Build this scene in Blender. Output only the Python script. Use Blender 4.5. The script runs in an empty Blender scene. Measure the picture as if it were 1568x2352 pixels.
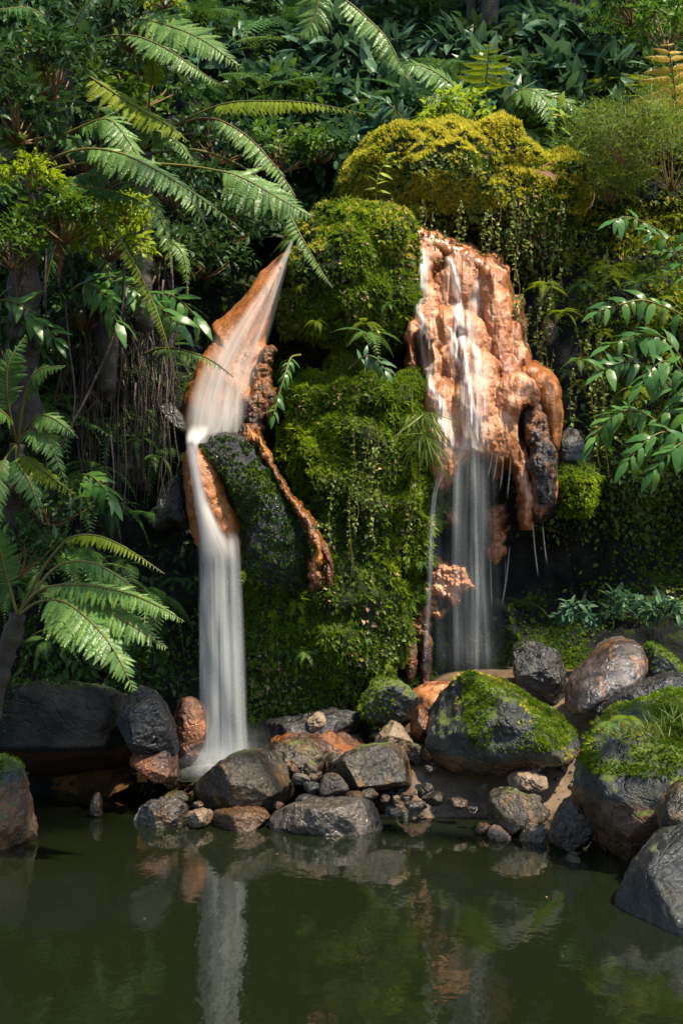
import bpy, bmesh, math, random
import numpy as np
from mathutils import Matrix, Vector

# ------------------------------------------------------------------ camera, light, exposure
SC = bpy.context.scene
COL = SC.collection
F, H, VH = 3267.0, 1.7, 1273.0          # focal length (px of a 1568x2352 frame), eye height, horizon row
cam_d = bpy.data.cameras.new('camera')
cam = bpy.data.objects.new('camera', cam_d)
COL.objects.link(cam)
cam.location = (0, 0, H)
cam.rotation_euler = (math.radians(90), 0, 0)
cam_d.sensor_fit = 'VERTICAL'
cam_d.sensor_height = 36.0
cam_d.lens = 36.0 * F / 2352.0
cam_d.shift_y = (VH - 1176.0) / 2352.0
cam_d.clip_end = 2000
SC.camera = cam

SUN_EL, SUN_AZ = 60.0, 52.0              # azimuth measured from behind the camera towards the right
sdir = Vector((math.sin(math.radians(SUN_AZ)) * math.cos(math.radians(SUN_EL)),
               -math.cos(math.radians(SUN_AZ)) * math.cos(math.radians(SUN_EL)),
               math.sin(math.radians(SUN_EL))))
w = bpy.data.worlds.new('World')
SC.world = w
w.use_nodes = True
wn = w.node_tree
sky = wn.nodes.new('ShaderNodeTexSky')
sky.sky_type = 'NISHITA'
sky.sun_disc = False
sky.sun_elevation = math.radians(SUN_EL)
sky.sun_rotation = math.atan2(sdir.x, sdir.y)
sky.air_density = 1.0
sky.dust_density = 0.6
wn.links.new(sky.outputs[0], wn.nodes['Background'].inputs[0])
wn.nodes['Background'].inputs[1].default_value = 0.135
sun_d = bpy.data.lights.new('sun', 'SUN')
sun_d.energy = 4.6
sun_d.angle = math.radians(2.0)
sun_d.color = (1.0, 0.89, 0.70)
sun = bpy.data.objects.new('sun', sun_d)
COL.objects.link(sun)
sun.rotation_euler = sdir.to_track_quat('Z', 'Y').to_euler()
sun.location = (4, -4, 12)
vs = SC.view_settings
vs.view_transform = 'Standard'
vs.look = 'None'
vs.gamma = 1.0
vs.exposure = 1.32
SC.render.engine = 'CYCLES'
SC.cycles.use_denoising = True
SC.cycles.max_bounces = 6
SC.cycles.transparent_max_bounces = 24
SC.cycles.sample_clamp_indirect = 4.0
SC.cycles.caustics_reflective = False
SC.cycles.caustics_refractive = False

rng = np.random.default_rng(7)
random.seed(7)

# ------------------------------------------------------------------ helpers
def at(u, v, Y):
    return np.array([(u - 784.0) * Y / F, Y, H + (VH - v) * Y / F])

def proj(P):
    Y = np.maximum(P[:, 1], 0.5)
    return 784 + P[:, 0] * F / Y, VH - (P[:, 2] - H) * F / Y

def _hash(x, y, z, seed):
    h = (x * 374761393 + y * 668265263 + z * 1440662683 + seed * 974634221) & 0xFFFFFFFF
    h = ((h ^ (h >> 13)) * 1274126177) & 0xFFFFFFFF
    h = ((h ^ (h >> 15)) * 2246822519) & 0xFFFFFFFF
    return ((h ^ (h >> 16)) & 0xFFFFFF).astype(np.float64) / float(0xFFFFFF)

def vnoise(p, seed=0):
    i = np.floor(p).astype(np.int64)
    f = p - i
    f = f * f * f * (f * (f * 6 - 15) + 10)
    i = i & 0xFFFFF
    out = 0
    for dx in (0, 1):
        wx = f[:, 0] if dx else 1 - f[:, 0]
        for dy in (0, 1):
            wy = f[:, 1] if dy else 1 - f[:, 1]
            for dz in (0, 1):
                wz = f[:, 2] if dz else 1 - f[:, 2]
                out = out + wx * wy * wz * _hash(i[:, 0] + dx, i[:, 1] + dy, i[:, 2] + dz, seed)
    return out * 2 - 1

def fbm(p, scale, octaves=4, seed=0, gain=0.5):
    out = np.zeros(len(p)); a = 1.0; s = scale; tot = 0
    for k in range(octaves):
        out += a * vnoise(p * s + 17.3 * k, seed + k)
        tot += a; a *= gain; s *= 2.03
    return out / tot

def ridged(p, scale, octaves=3, seed=0):
    out = np.zeros(len(p)); a = 1.0; s = scale; tot = 0
    for k in range(octaves):
        out += a * (1 - 2 * np.abs(vnoise(p * s + 9.1 * k, seed + k)))
        tot += a; a *= 0.5; s *= 2.1
    return out / tot

def mesh_np(name, V, Fa, mat=None, smooth=True, tint=None, uv=None):
    """V (n,3); Fa an (m,k) array or a list of such arrays; uv per vertex."""
    me = bpy.data.meshes.new(name)
    V = np.ascontiguousarray(V, dtype=np.float32)
    if not isinstance(Fa, (list, tuple)):
        Fa = [Fa]
    Fa = [np.asarray(f, dtype=np.int32) for f in Fa if len(f)]
    loops = np.concatenate([f.ravel() for f in Fa])
    tot = np.concatenate([np.full(len(f), f.shape[1], np.int32) for f in Fa])
    start = np.concatenate([[0], np.cumsum(tot)[:-1]]).astype(np.int32)
    me.vertices.add(len(V)); me.vertices.foreach_set('co', V.ravel())
    me.loops.add(len(loops)); me.loops.foreach_set('vertex_index', loops)
    me.polygons.add(len(tot)); me.polygons.foreach_set('loop_start', start)
    me.polygons.foreach_set('use_smooth', np.full(len(tot), bool(smooth)))
    if uv is not None:
        l = me.uv_layers.new(name='UVMap')
        l.data.foreach_set('uv', np.asarray(uv, np.float32)[loops].ravel())
    if tint is not None:
        a = me.attributes.new('tint', 'FLOAT', 'POINT')
        a.data.foreach_set('value', np.asarray(tint, np.float32))
    me.update(calc_edges=True)
    if mat is not None:
        me.materials.append(mat)
    return me

def link(name, data, parent=None, loc=None, label=None, cat=None, group=None, kind=None):
    o = bpy.data.objects.new(name, data)
    COL.objects.link(o)
    if parent is not None:
        o.parent = parent
    if loc is not None:
        o.location = loc
    if label: o['label'] = label
    if cat: o['category'] = cat
    if group: o['group'] = group
    if kind: o['kind'] = kind
    return o

def thing(name, label, cat, base, group=None):
    return link(name, None, None, tuple(base), label, cat, group)

def copy_tree(o, parent=None):
    c = o.copy(); COL.objects.link(c)
    if parent is not None:
        c.parent = parent
    for ch in o.children:
        copy_tree(ch, c)
    return c

def norm(a):
    return a / np.maximum(np.linalg.norm(a, axis=-1, keepdims=True), 1e-9)

def catmull(P, n):
    P = np.asarray(P, float)
    Q = np.vstack([2 * P[0] - P[1], P, 2 * P[-1] - P[-2]])
    seg = len(P) - 1
    t = np.linspace(0, seg, n)
    i = np.minimum(t.astype(int), seg - 1)
    f = (t - i)[:, None]
    p0, p1, p2, p3 = Q[i], Q[i + 1], Q[i + 2], Q[i + 3]
    return 0.5 * (2 * p1 + (p2 - p0) * f + (2 * p0 - 5 * p1 + 4 * p2 - p3) * f ** 2 + (3 * p1 - p0 - 3 * p2 + p3) * f ** 3)

def tube(P, R, sides=6):
    P = np.asarray(P, float); n = len(P)
    R = np.broadcast_to(np.asarray(R, float), (n,))
    T = norm(np.gradient(P, axis=0))
    ref = np.array([0.31, 0.87, 0.38])
    A = norm(np.cross(T, ref)); B = np.cross(T, A)
    an = np.linspace(0, 2 * np.pi, sides, endpoint=False)
    V = P[:, None] + R[:, None, None] * (np.cos(an)[None, :, None] * A[:, None] + np.sin(an)[None, :, None] * B[:, None])
    V = V.reshape(-1, 3)
    i = np.arange(n - 1)[:, None] * sides; j = np.arange(sides)[None]
    Q = np.stack([i + j, i + (j + 1) % sides, i + sides + (j + 1) % sides, i + sides + j], -1).reshape(-1, 4)
    caps = np.array([[0, k + 1, k] for k in range(1, sides - 1)] + [[(n - 1) * sides, (n - 1) * sides + k, (n - 1) * sides + k + 1] for k in range(1, sides - 1)])
    return V, [Q, caps]

class MB:
    def __init__(s): s.V = []; s.F = {}; s.n = 0; s.T = []
    def add(s, V, Fs, tint=0.5):
        if not isinstance(Fs, (list, tuple)): Fs = [Fs]
        for f in Fs:
            f = np.asarray(f)
            if len(f): s.F.setdefault(f.shape[1], []).append(f + s.n)
        s.V.append(V); s.n += len(V)
        s.T.append(np.broadcast_to(np.asarray(tint, float), (len(V),)))
    def mesh(s, name, mat, smooth=True, base=(0, 0, 0)):
        return mesh_np(name, np.vstack(s.V) - np.asarray(base), [np.vstack(f) for f in s.F.values()], mat, smooth, np.concatenate(s.T))

def scatter(P, D, Nn, S, tpl, tint):
    """instances of template tpl=(verts, faces) at P, leaf axis D, face normal Nn, scale S -> V, F, tint"""
    tv, tf = tpl
    D = norm(D); X = norm(np.cross(D, Nn)); Z = np.cross(X, D)
    R = np.stack([X, D, Z], -1)
    S = np.asarray(S)
    S = S[:, None, None] if S.ndim == 1 else S[:, None, :]
    V = np.einsum('nij,nkj->nki', R, tv[None] * S) + P[:, None]
    Fo = tf[None] + (np.arange(len(P)) * len(tv))[:, None, None]
    return V.reshape(-1, 3), Fo.reshape(-1, tf.shape[1]), np.repeat(tint, len(tv))

def leaf_tpl(width=0.4, seg=3, fold=0.12, curl=0.25, peak=0.4):
    """leaf along +Y, unit length, folded on its midrib and curling down; quads as triangles"""
    V = []; Fc = []
    ys = np.linspace(0, 1, seg + 1)
    prof = lambda t: width * 0.5 * (np.sin(np.pi * t ** (np.log(0.5) / np.log(peak)))) ** 0.8
    for y in ys:
        wv = prof(np.clip(y, 1e-4, 1 - 1e-4)); z = -curl * y * y
        V += [(-wv, y, z + fold * wv * 2), (0, y, z), (wv, y, z + fold * wv * 2)]
    for k in range(seg):
        a = 3 * k
        Fc += [(a, a + 1, a + 4), (a, a + 4, a + 3), (a + 1, a + 2, a + 5), (a + 1, a + 5, a + 4)]
    return np.array(V, float), np.array(Fc)

def rand_dirs(n):
    return norm(rng.normal(size=(n, 3)))

def sample_surface(V, Ft, density, mask=None):
    a, b, c = V[Ft[:, 0]], V[Ft[:, 1]], V[Ft[:, 2]]
    cr = np.cross(b - a, c - a); ar = np.linalg.norm(cr, axis=1) * 0.5
    n = int(ar.sum() * density)
    idx = rng.choice(len(Ft), n, p=ar / ar.sum())
    r1 = np.sqrt(rng.random(n))[:, None]; r2 = rng.random(n)[:, None]
    P = (1 - r1) * a[idx] + r1 * (1 - r2) * b[idx] + r1 * r2 * c[idx]
    N = norm(cr[idx])
    if mask is not None:
        k = rng.random(n) < mask(P, N)
        P, N = P[k], N[k]
    return P, N

_ico = {}
def ico(sub):
    if sub not in _ico:
        bm = bmesh.new(); bmesh.ops.create_icosphere(bm, subdivisions=sub, radius=1.0)
        _ico[sub] = (np.array([v.co[:] for v in bm.verts]), np.array([[v.index for v in f.verts] for f in bm.faces]))
        bm.free()
    return _ico[sub]

def vnormals(V, Fc):
    n = np.zeros_like(V)
    fn = np.cross(V[Fc[:, 1]] - V[Fc[:, 0]], V[Fc[:, 2]] - V[Fc[:, 0]])
    for k in range(3):
        np.add.at(n, Fc[:, k], fn)
    return norm(n)

def blob(outline, Y, thick, sub=4, p=2.4, noise=0.06, nscale=2.2, facets=0, lean=0.0, seed=0, rough=0.015, smooth_out=1, fcut=(0.72, 0.95), ridge=0.0, back=None, pillow=0.0, under=0.0, under_z=0.42):
    """a solid stone whose front silhouette is the outline (frame px), at distance Y, with real depth 2*thick"""
    O = np.array([at(u, v, Y)[[0, 2]] for u, v in outline])
    for _ in range(smooth_out):
        nx = np.roll(O, -1, 0)
        O = np.stack([0.75 * O + 0.25 * nx, 0.25 * O + 0.75 * nx], 1).reshape(-1, 2)
    nx = np.roll(O, -1, 0)
    cr = O[:, 0] * nx[:, 1] - nx[:, 0] * O[:, 1]
    A = cr.sum() / 2
    c = ((O + nx) * cr[:, None]).sum(0) / (6 * A)
    th = np.linspace(-np.pi, np.pi, 361)
    d = np.stack([np.cos(th), np.sin(th)], 1)
    a = O - c; e = nx - O
    den = d[:, None, 0] * e[None, :, 1] - d[:, None, 1] * e[None, :, 0]
    den = np.where(np.abs(den) < 1e-9, 1e-9, den)
    t = (a[None, :, 0] * e[None, :, 1] - a[None, :, 1] * e[None, :, 0]) / den
    s = (a[None, :, 0] * d[:, None, 1] - a[None, :, 1] * d[:, None, 0]) / den
    ok = (t > 0) & (s >= -1e-6) & (s <= 1 + 1e-6)
    r = np.where(ok, t, 0).max(1)
    size = math.sqrt(abs(A))
    D, Fc = ico(sub)
    ip = np.hypot(D[:, 0], D[:, 2])
    k = 1.0 / (ip ** p + np.abs(D[:, 1]) ** p) ** (1 / p)
    rr = np.interp(np.arctan2(D[:, 2], D[:, 0]), th, r)
    tk = np.where(D[:, 1] < 0, thick, back if back else thick)
    V = np.stack([D[:, 0] * k * rr, D[:, 1] * k * tk, D[:, 2] * k * rr], 1)
    rs = np.random.default_rng(seed + 1000)
    Nm = vnormals(V, Fc)
    so = seed * 3.71
    V = V + Nm * (fbm(V + so, nscale / max(size, .05), 3, seed) * noise * size)[:, None]
    if pillow:
        V = V + Nm * (pillow * (np.abs(vnoise((V + so) * 3.3, seed)) + .5 * np.abs(vnoise((V + so) * 7.1, seed + 2)) - .35))[:, None]
    for _ in range(facets):
        n = rs.normal(size=3); n[1] = -abs(n[1]) * 1.1 - 0.1; n /= np.linalg.norm(n)
        pr = V @ n
        lim = pr.max() * rs.uniform(*fcut)
        ex = np.maximum(pr - lim, 0)
        V = V - n * (ex * 0.92)[:, None]
    if ridge:
        Nm = vnormals(V, Fc)
        V = V + Nm * (ridged(V + so, 4.0 / max(size, .05), 3, seed) * ridge * size)[:, None]
    Nm = vnormals(V, Fc)
    V = V + Nm * (fbm(V + so, 7.0 / max(size, .12), 5, seed + 5, .6) * rough * 1.5)[:, None]
    V[:, 1] += lean * V[:, 2]
    V = V + np.array([c[0], Y, c[1]])
    if under:
        V[:, 1] += under * np.clip(under_z - V[:, 2], 0, .5) * (V[:, 1] < Y + thick * .3)
    return V, Fc

# ------------------------------------------------------------------ materials
class NT:
    def __init__(s, name):
        s.m = bpy.data.materials.new(name); s.m.use_nodes = True
        s.t = s.m.node_tree; s.N = s.t.nodes; s.L = s.t.links
        s.N.clear()
        s.out = s.N.new('ShaderNodeOutputMaterial')
    def node(s, ty, **kw):
        n = s.N.new(ty)
        for k, v in kw.items():
            setattr(n, k, v)
        return n
    def set(s, sock, v):
        if isinstance(v, bpy.types.NodeSocket): s.L.new(v, sock)
        elif isinstance(v, (tuple, list)) and len(v) == 3 and sock.type == 'RGBA': sock.default_value = (*v, 1)
        else: sock.default_value = v
    def pos(s):
        return s.node('ShaderNodeNewGeometry').outputs['Position']
    def nrmz(s):
        x = s.node('ShaderNodeSeparateXYZ'); s.L.new(s.node('ShaderNodeNewGeometry').outputs['Normal'], x.inputs[0]); return x.outputs[2]
    def posz(s):
        x = s.node('ShaderNodeSeparateXYZ'); s.L.new(s.pos(), x.inputs[0]); return x.outputs[2]
    def scale(s, vec, sc):
        n = s.node('ShaderNodeVectorMath', operation='MULTIPLY'); s.set(n.inputs[0], vec); n.inputs[1].default_value = sc; return n.outputs[0]
    def noise(s, vec, scale, detail=4, rough=.55, dist=0.0):
        n = s.node('ShaderNodeTexNoise'); s.set(n.inputs['Vector'], vec)
        n.inputs['Scale'].default_value = scale; n.inputs['Detail'].default_value = detail
        n.inputs['Roughness'].default_value = rough; n.inputs['Distortion'].default_value = dist
        return n.outputs['Fac']
    def voro(s, vec, scale, feature='F1'):
        n = s.node('ShaderNodeTexVoronoi', feature=feature); s.set(n.inputs['Vector'], vec); n.inputs['Scale'].default_value = scale
        return n.outputs['Distance']
    def ramp(s, fac, lo, hi, a=0.0, b=1.0):
        n = s.node('ShaderNodeMapRange', interpolation_type='SMOOTHSTEP'); s.set(n.inputs['Value'], fac)
        n.inputs['From Min'].default_value = lo; n.inputs['From Max'].default_value = hi
        n.inputs['To Min'].default_value = a; n.inputs['To Max'].default_value = b
        return n.outputs['Result']
    def math(s, op, a, b=0.0):
        n = s.node('ShaderNodeMath', operation=op); s.set(n.inputs[0], a); s.set(n.inputs[1], b); return n.outputs[0]
    def mix(s, f, a, b):
        n = s.node('ShaderNodeMix', data_type='RGBA'); s.set(n.inputs[0], f); s.set(n.inputs[6], a); s.set(n.inputs[7], b); return n.outputs[2]
    def bump(s, h, strength, dist=0.02, nrm=None):
        n = s.node('ShaderNodeBump'); s.set(n.inputs['Height'], h); n.inputs['Strength'].default_value = strength; n.inputs['Distance'].default_value = dist
        if nrm is not None: s.L.new(nrm, n.inputs['Normal'])
        return n.outputs[0]
    def attr(s, name):
        return s.node('ShaderNodeAttribute', attribute_name=name).outputs['Fac']
    def principled(s, **kw):
        n = s.node('ShaderNodeBsdfPrincipled')
        for k, v in kw.items():
            s.set(n.inputs[k.replace('_', ' ')], v)
        return n
    def done(s, shader):
        s.L.new(shader, s.out.inputs['Surface']); return s.m

def rock_mat(name, dark, light, stain, stain_lo=0.52, moss=0.0, line=None, rough=(0.18, 0.5), moss_col=((0.03, 0.05, 0.008), (0.10, 0.12, 0.015)), bumpd=0.03, spec=0.5, crack=.12, wet=0.0):
    t = NT(name); p = t.pos()
    n1 = t.noise(p, 3.2, 8, .62); n2 = t.noise(t.scale(p, (1, 1, .6)), 6.0, 6, .6, .6); n3 = t.noise(p, 26, 6, .65)
    col = t.mix(t.ramp(n1, .35, .68), dark, light)
    col = t.mix(t.ramp(n2, stain_lo, stain_lo + .14), col, stain)
    col = t.mix(t.ramp(n3, .42, .72, 0, .45), col, tuple(c * .35 for c in dark))
    if line:
        z = t.math('ADD', t.posz(), t.math('MULTIPLY', t.math('SUBTRACT', n2, .5), .10))
        band = t.ramp(z, .40, .37)                                   # below the old water level
        tone = t.mix(t.ramp(n1, .4, .62), line[0], line[1])
        tone = t.mix(t.ramp(n3, .45, .7, 0, .8), tone, line[2])
        col = t.mix(t.math('MULTIPLY', band, .85), col, tone)
    if moss:
        up = t.math('ADD', t.nrmz(), t.math('MULTIPLY', t.math('SUBTRACT', n1, .5), 2.4))
        mm = t.ramp(up, 1.15 - moss, 1.45 - moss)
        mc = t.mix(t.ramp(n3, .3, .7), *moss_col)
        col = t.mix(mm, col, mc)
    h = t.math('ADD', t.math('MULTIPLY', n1, .7), t.math('ADD', t.math('MULTIPLY', n3, .40), t.math('ADD', t.math('MULTIPLY', t.noise(p, 80, 4, .65), .16), t.math('MULTIPLY', t.noise(p, 11, 5, .6, .8), .5))))
    ck = t.node('ShaderNodeTexVoronoi', feature='DISTANCE_TO_EDGE'); ck.inputs['Scale'].default_value = 5.5
    wv = t.node('ShaderNodeTexNoise'); t.L.new(p, wv.inputs['Vector']); wv.inputs['Scale'].default_value = 4.0; wv.inputs['Detail'].default_value = 5
    vm = t.node('ShaderNodeVectorMath', operation='MULTIPLY_ADD'); t.L.new(wv.outputs['Color'], vm.inputs[0]); vm.inputs[1].default_value = (.35, .35, .35); t.L.new(p, vm.inputs[2])
    t.L.new(vm.outputs[0], ck.inputs['Vector'])
    h = t.math('ADD', h, t.math('MULTIPLY', t.ramp(ck.outputs['Distance'], 0, .06), crack))
    r = t.ramp(n2, .35, .65, *rough)
    if moss: r = t.math('ADD', r, t.math('MULTIPLY', mm, .5))
    b = t.principled(Base_Color=col, Roughness=r, Normal=t.bump(h, .9, bumpd), Specular_IOR_Level=spec)
    if wet:
        b.inputs['Coat Weight'].default_value = wet; b.inputs['Coat Roughness'].default_value = .10
        t.L.new(t.bump(h, .6, bumpd), b.inputs['Coat Normal'])
    return t.done(b.outputs[0])

def leaf_mat(name, dark, light, rough=.42, transl=.25, tip=None, objvar=.35, patch=0.0, patch_col=None, spec=.5):
    t = NT(name); spec = spec * .5
    if light[1] > light[0] * 1.1: light = (light[0] * 1.2, light[1], light[2] * .75)
    f = t.attr('tint')
    oi = t.node('ShaderNodeObjectInfo').outputs['Random']
    f = t.math('ADD', t.math('MULTIPLY', f, 1 - objvar), t.math('MULTIPLY', oi, objvar))
    col = t.mix(f, dark, light)
    if patch:
        col = t.mix(t.ramp(t.noise(t.pos(), 1.3, 4, .6), .5, .68, 0, patch), col, patch_col)
    b = t.principled(Base_Color=col, Roughness=rough, Specular_IOR_Level=spec)
    tr = t.node('ShaderNodeBsdfTranslucent')
    t.set(tr.inputs[0], t.mix(.5, col, tuple(min(1, c * 1.6) for c in light)))
    mx = t.node('ShaderNodeMixShader'); mx.inputs[0].default_value = transl
    t.L.new(b.outputs[0], mx.inputs[1]); t.L.new(tr.outputs[0], mx.inputs[2])
    return t.done(mx.outputs[0])

LINE = ((0.05, 0.027, 0.009), (0.13, 0.055, 0.014), (0.02, 0.015, 0.008))
M = {}
M['basalt_plain'] = rock_mat('wet_grey_basalt', (0.006, 0.007, 0.006), (0.020, 0.021, 0.018), (0.026, 0.022, 0.008), .55, 0.2, None, rough=(.2, .5), bumpd=.05, wet=.25)
M['basalt'] = rock_mat('wet_basalt', (0.006, 0.006, 0.006), (0.030, 0.029, 0.027), (0.05, 0.028, 0.010), .54, 0.0, LINE, rough=(.2, .5), bumpd=.05, wet=.25)
M['basalt_moss'] = rock_mat('wet_basalt_mossy', (0.010, 0.012, 0.010), (0.040, 0.045, 0.040), (0.045, 0.040, 0.016), .55, 0.70, LINE, rough=(.3, .6), bumpd=.05)
M['ochre'] = rock_mat('ochre_stained_rock', (0.012, 0.009, 0.004), (0.060, 0.042, 0.018), (0.11, 0.060, 0.012), .51, 0.22, None, rough=(.2, .5), bumpd=.05, wet=.25)
M['pale'] = rock_mat('pale_wet_rock', (0.025, 0.019, 0.013), (0.15, 0.125, 0.10), (0.07, 0.038, 0.012), .51, 0.0, None, rough=(.2, .45), bumpd=.05, wet=.25)
M['rust'] = rock_mat('rust_coated_rock', (0.035, 0.013, 0.005), (0.24, 0.078, 0.016), (0.028, 0.018, 0.011), .52, 0.0, None, rough=(.2, .45), bumpd=.05, wet=.25)
M['sandstone'] = rock_mat('tan_stone', (0.10, 0.07, 0.04), (0.27, 0.19, 0.12), (0.12, 0.09, 0.05), .56, 0.0, None, rough=(.35, .6))
M['cliff'] = rock_mat('dark_cliff', (0.004, 0.005, 0.005), (0.017, 0.018, 0.016), (0.018, 0.014, 0.008), .60, 0.55, None, rough=(.6, .9), spec=.1, moss_col=((0.012, 0.02, 0.004), (0.03, 0.045, 0.007)))
M['trav'] = rock_mat('orange_travertine', (0.19, 0.062, 0.018), (0.43, 0.172, 0.064), (0.47, 0.25, 0.145), .49, 0.0, None, rough=(.4, .68), bumpd=.024, crack=0, wet=.08)
M['trav_brown'] = rock_mat('brown_travertine', (0.10, 0.045, 0.016), (0.36, 0.165, 0.06), (0.06, 0.045, 0.02), .56, 0.0, None, rough=(.2, .5), bumpd=.035)
M['slab'] = rock_mat('smooth_orange_slab', (0.22, 0.075, 0.016), (0.38, 0.135, 0.03), (0.30, 0.12, 0.055), .54, 0.0, None, rough=(.3, .5), bumpd=.025, crack=.0)
M['lip'] = rock_mat('smooth_orange_lip', (0.20, 0.068, 0.020), (0.40, 0.155, 0.055), (0.42, 0.205, 0.11), .52, 0.0, None, rough=(.18, .35), bumpd=.012, crack=.0)
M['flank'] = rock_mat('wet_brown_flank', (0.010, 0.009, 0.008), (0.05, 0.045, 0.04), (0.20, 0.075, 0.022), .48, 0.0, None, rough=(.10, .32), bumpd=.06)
M['mirror'] = rock_mat('wet_mirror_rock', (0.03, 0.022, 0.018), (0.09, 0.07, 0.06), (0.17, 0.065, 0.014), .55, 0.0, None, rough=(.10, .26), bumpd=.03, spec=.8)
M['knob'] = rock_mat('wet_rust_crust', (0.05, 0.022, 0.010), (0.30, 0.11, 0.028), (0.03, 0.022, 0.016), .52, 0.0, None, rough=(.15, .4), bumpd=.05)
M['streak'] = rock_mat('wet_orange_streak', (0.10, 0.035, 0.010), (0.46, 0.17, 0.03), (0.04, 0.025, 0.014), .56, 0.0, None, rough=(.12, .3), bumpd=.03, crack=0)
M['cave'] = rock_mat('dark_hollow_rock', (0.004, 0.005, 0.005), (0.016, 0.017, 0.016), (0.014, 0.012, 0.008), .58, 0.2, LINE, rough=(.6, .9), bumpd=.05, spec=.12, moss_col=((0.008, 0.016, 0.004), (0.02, 0.035, 0.006)))
M['arch'] = rock_mat('black_wet_rock', (0.004, 0.004, 0.004), (0.018, 0.018, 0.016), (0.022, 0.020, 0.008), .55, 0.1, None, rough=(.15, .5), bumpd=.06, moss_col=((0.008, 0.018, 0.004), (0.02, 0.04, 0.006)))
M['mossrock'] = rock_mat('mossy_earth', (0.010, 0.012, 0.005), (0.028, 0.034, 0.010), (0.03, 0.035, 0.008), .55, 0.9, None, rough=(.7, .9), spec=.1, moss_col=((0.02, 0.03, 0.005), (0.06, 0.075, 0.01)))
M['soil'] = rock_mat('forest_soil', (0.008, 0.008, 0.005), (0.025, 0.022, 0.014), (0.02, 0.025, 0.006), .5, 0.5, None, rough=(.7, .9), moss_col=((0.01, 0.016, 0.004), (0.03, 0.045, 0.008)))
M['sand'] = rock_mat('wet_sand', (0.07, 0.046, 0.026), (0.16, 0.108, 0.066), (0.10, 0.066, 0.036), .55, 0.0, None, rough=(.25, .5), bumpd=.006, crack=.0)
M['bark'] = rock_mat('brown_bark', (0.008, 0.006, 0.004), (0.038, 0.025, 0.016), (0.022, 0.025, 0.008), .54, 0.0, None, rough=(.6, .85), bumpd=.03)
M['bark_moss'] = rock_mat('mossy_bark', (0.03, 0.022, 0.014), (0.14, 0.10, 0.07), (0.13, 0.12, 0.02), .46, 0.0, None, rough=(.6, .85), bumpd=.03)
M['root'] = rock_mat('root_bark', (0.008, 0.005, 0.003), (0.05, 0.028, 0.016), (0.025, 0.016, 0.010), .54, 0.0, None, rough=(.5, .8))

M['moss'] = leaf_mat('moss_cushion', (0.025, 0.065, 0.005), (0.14, 0.25, 0.012), .8, .4, objvar=.05, patch=.75, patch_col=(0.27, 0.33, 0.014), spec=.2)
M['moss_sun_gold'] = leaf_mat('sun_gold_moss', (0.19, 0.19, 0.014), (0.62, 0.55, 0.06), .8, .35, objvar=.05, patch=.45, patch_col=(0.50, 0.34, 0.12), spec=.2)  # bright gold puts sunlight into the moss colour
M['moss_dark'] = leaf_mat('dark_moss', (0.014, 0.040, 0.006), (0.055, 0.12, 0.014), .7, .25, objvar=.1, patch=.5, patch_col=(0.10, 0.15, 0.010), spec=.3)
M['creeper'] = leaf_mat('creeper_leaf', (0.025, 0.065, 0.012), (0.14, 0.20, 0.035), .42, .3, objvar=.1)
M['fern'] = leaf_mat('tree_fern_leaf', (0.055, 0.13, 0.034), (0.11, 0.22, 0.055), .36, .25, objvar=.6)
M['fern_lime'] = leaf_mat('lime_fern_leaf', (0.10, 0.18, 0.010), (0.19, 0.26, 0.014), .40, .45, objvar=.5)
M['fern_yellow'] = leaf_mat('yellowing_fern_leaf', (0.35, 0.22, 0.015), (0.42, 0.30, 0.03), .5, .4, objvar=.5)
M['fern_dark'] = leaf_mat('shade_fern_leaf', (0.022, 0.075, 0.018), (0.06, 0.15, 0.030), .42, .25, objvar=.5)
M['ginger'] = leaf_mat('ginger_leaf', (0.020, 0.080, 0.016), (0.066, 0.165, 0.034), .33, .22, objvar=.6, spec=.6)
M['ginger_dull'] = leaf_mat('ginger_leaf_far', (0.014, 0.052, 0.030), (0.066, 0.150, 0.082), .40, .2, objvar=.4)
M['shrub'] = leaf_mat('shrub_leaf', (0.016, 0.050, 0.008), (0.065, 0.145, 0.012), .42, .35, objvar=.4)
M['shrub_lime'] = leaf_mat('lime_shrub_leaf', (0.10, 0.19, 0.008), (0.23, 0.34, 0.014), .42, .45, objvar=.4)
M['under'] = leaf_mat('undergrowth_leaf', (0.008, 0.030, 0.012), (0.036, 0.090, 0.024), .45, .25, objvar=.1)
M['feather'] = leaf_mat('feathery_leaf', (0.045, 0.09, 0.014), (0.11, 0.17, 0.024), .5, .4, objvar=.3, patch=.6, patch_col=(0.11, 0.07, 0.02))
M['dead'] = leaf_mat('dead_leaf', (0.20, 0.11, 0.06), (0.42, 0.26, 0.16), .6, .25, objvar=.6)
M['yellowleaf'] = leaf_mat('yellow_leaf', (0.35, 0.28, 0.03), (0.45, 0.36, 0.05), .45, .3, objvar=.5)
M['stalk'] = leaf_mat('green_stalk', (0.07, 0.075, 0.015), (0.13, 0.11, 0.025), .5, .05, objvar=.6)
M['stalk_brown'] = leaf_mat('brown_stalk', (0.05, 0.03, 0.012), (0.16, 0.085, 0.03), .5, .05, objvar=.6)

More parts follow.
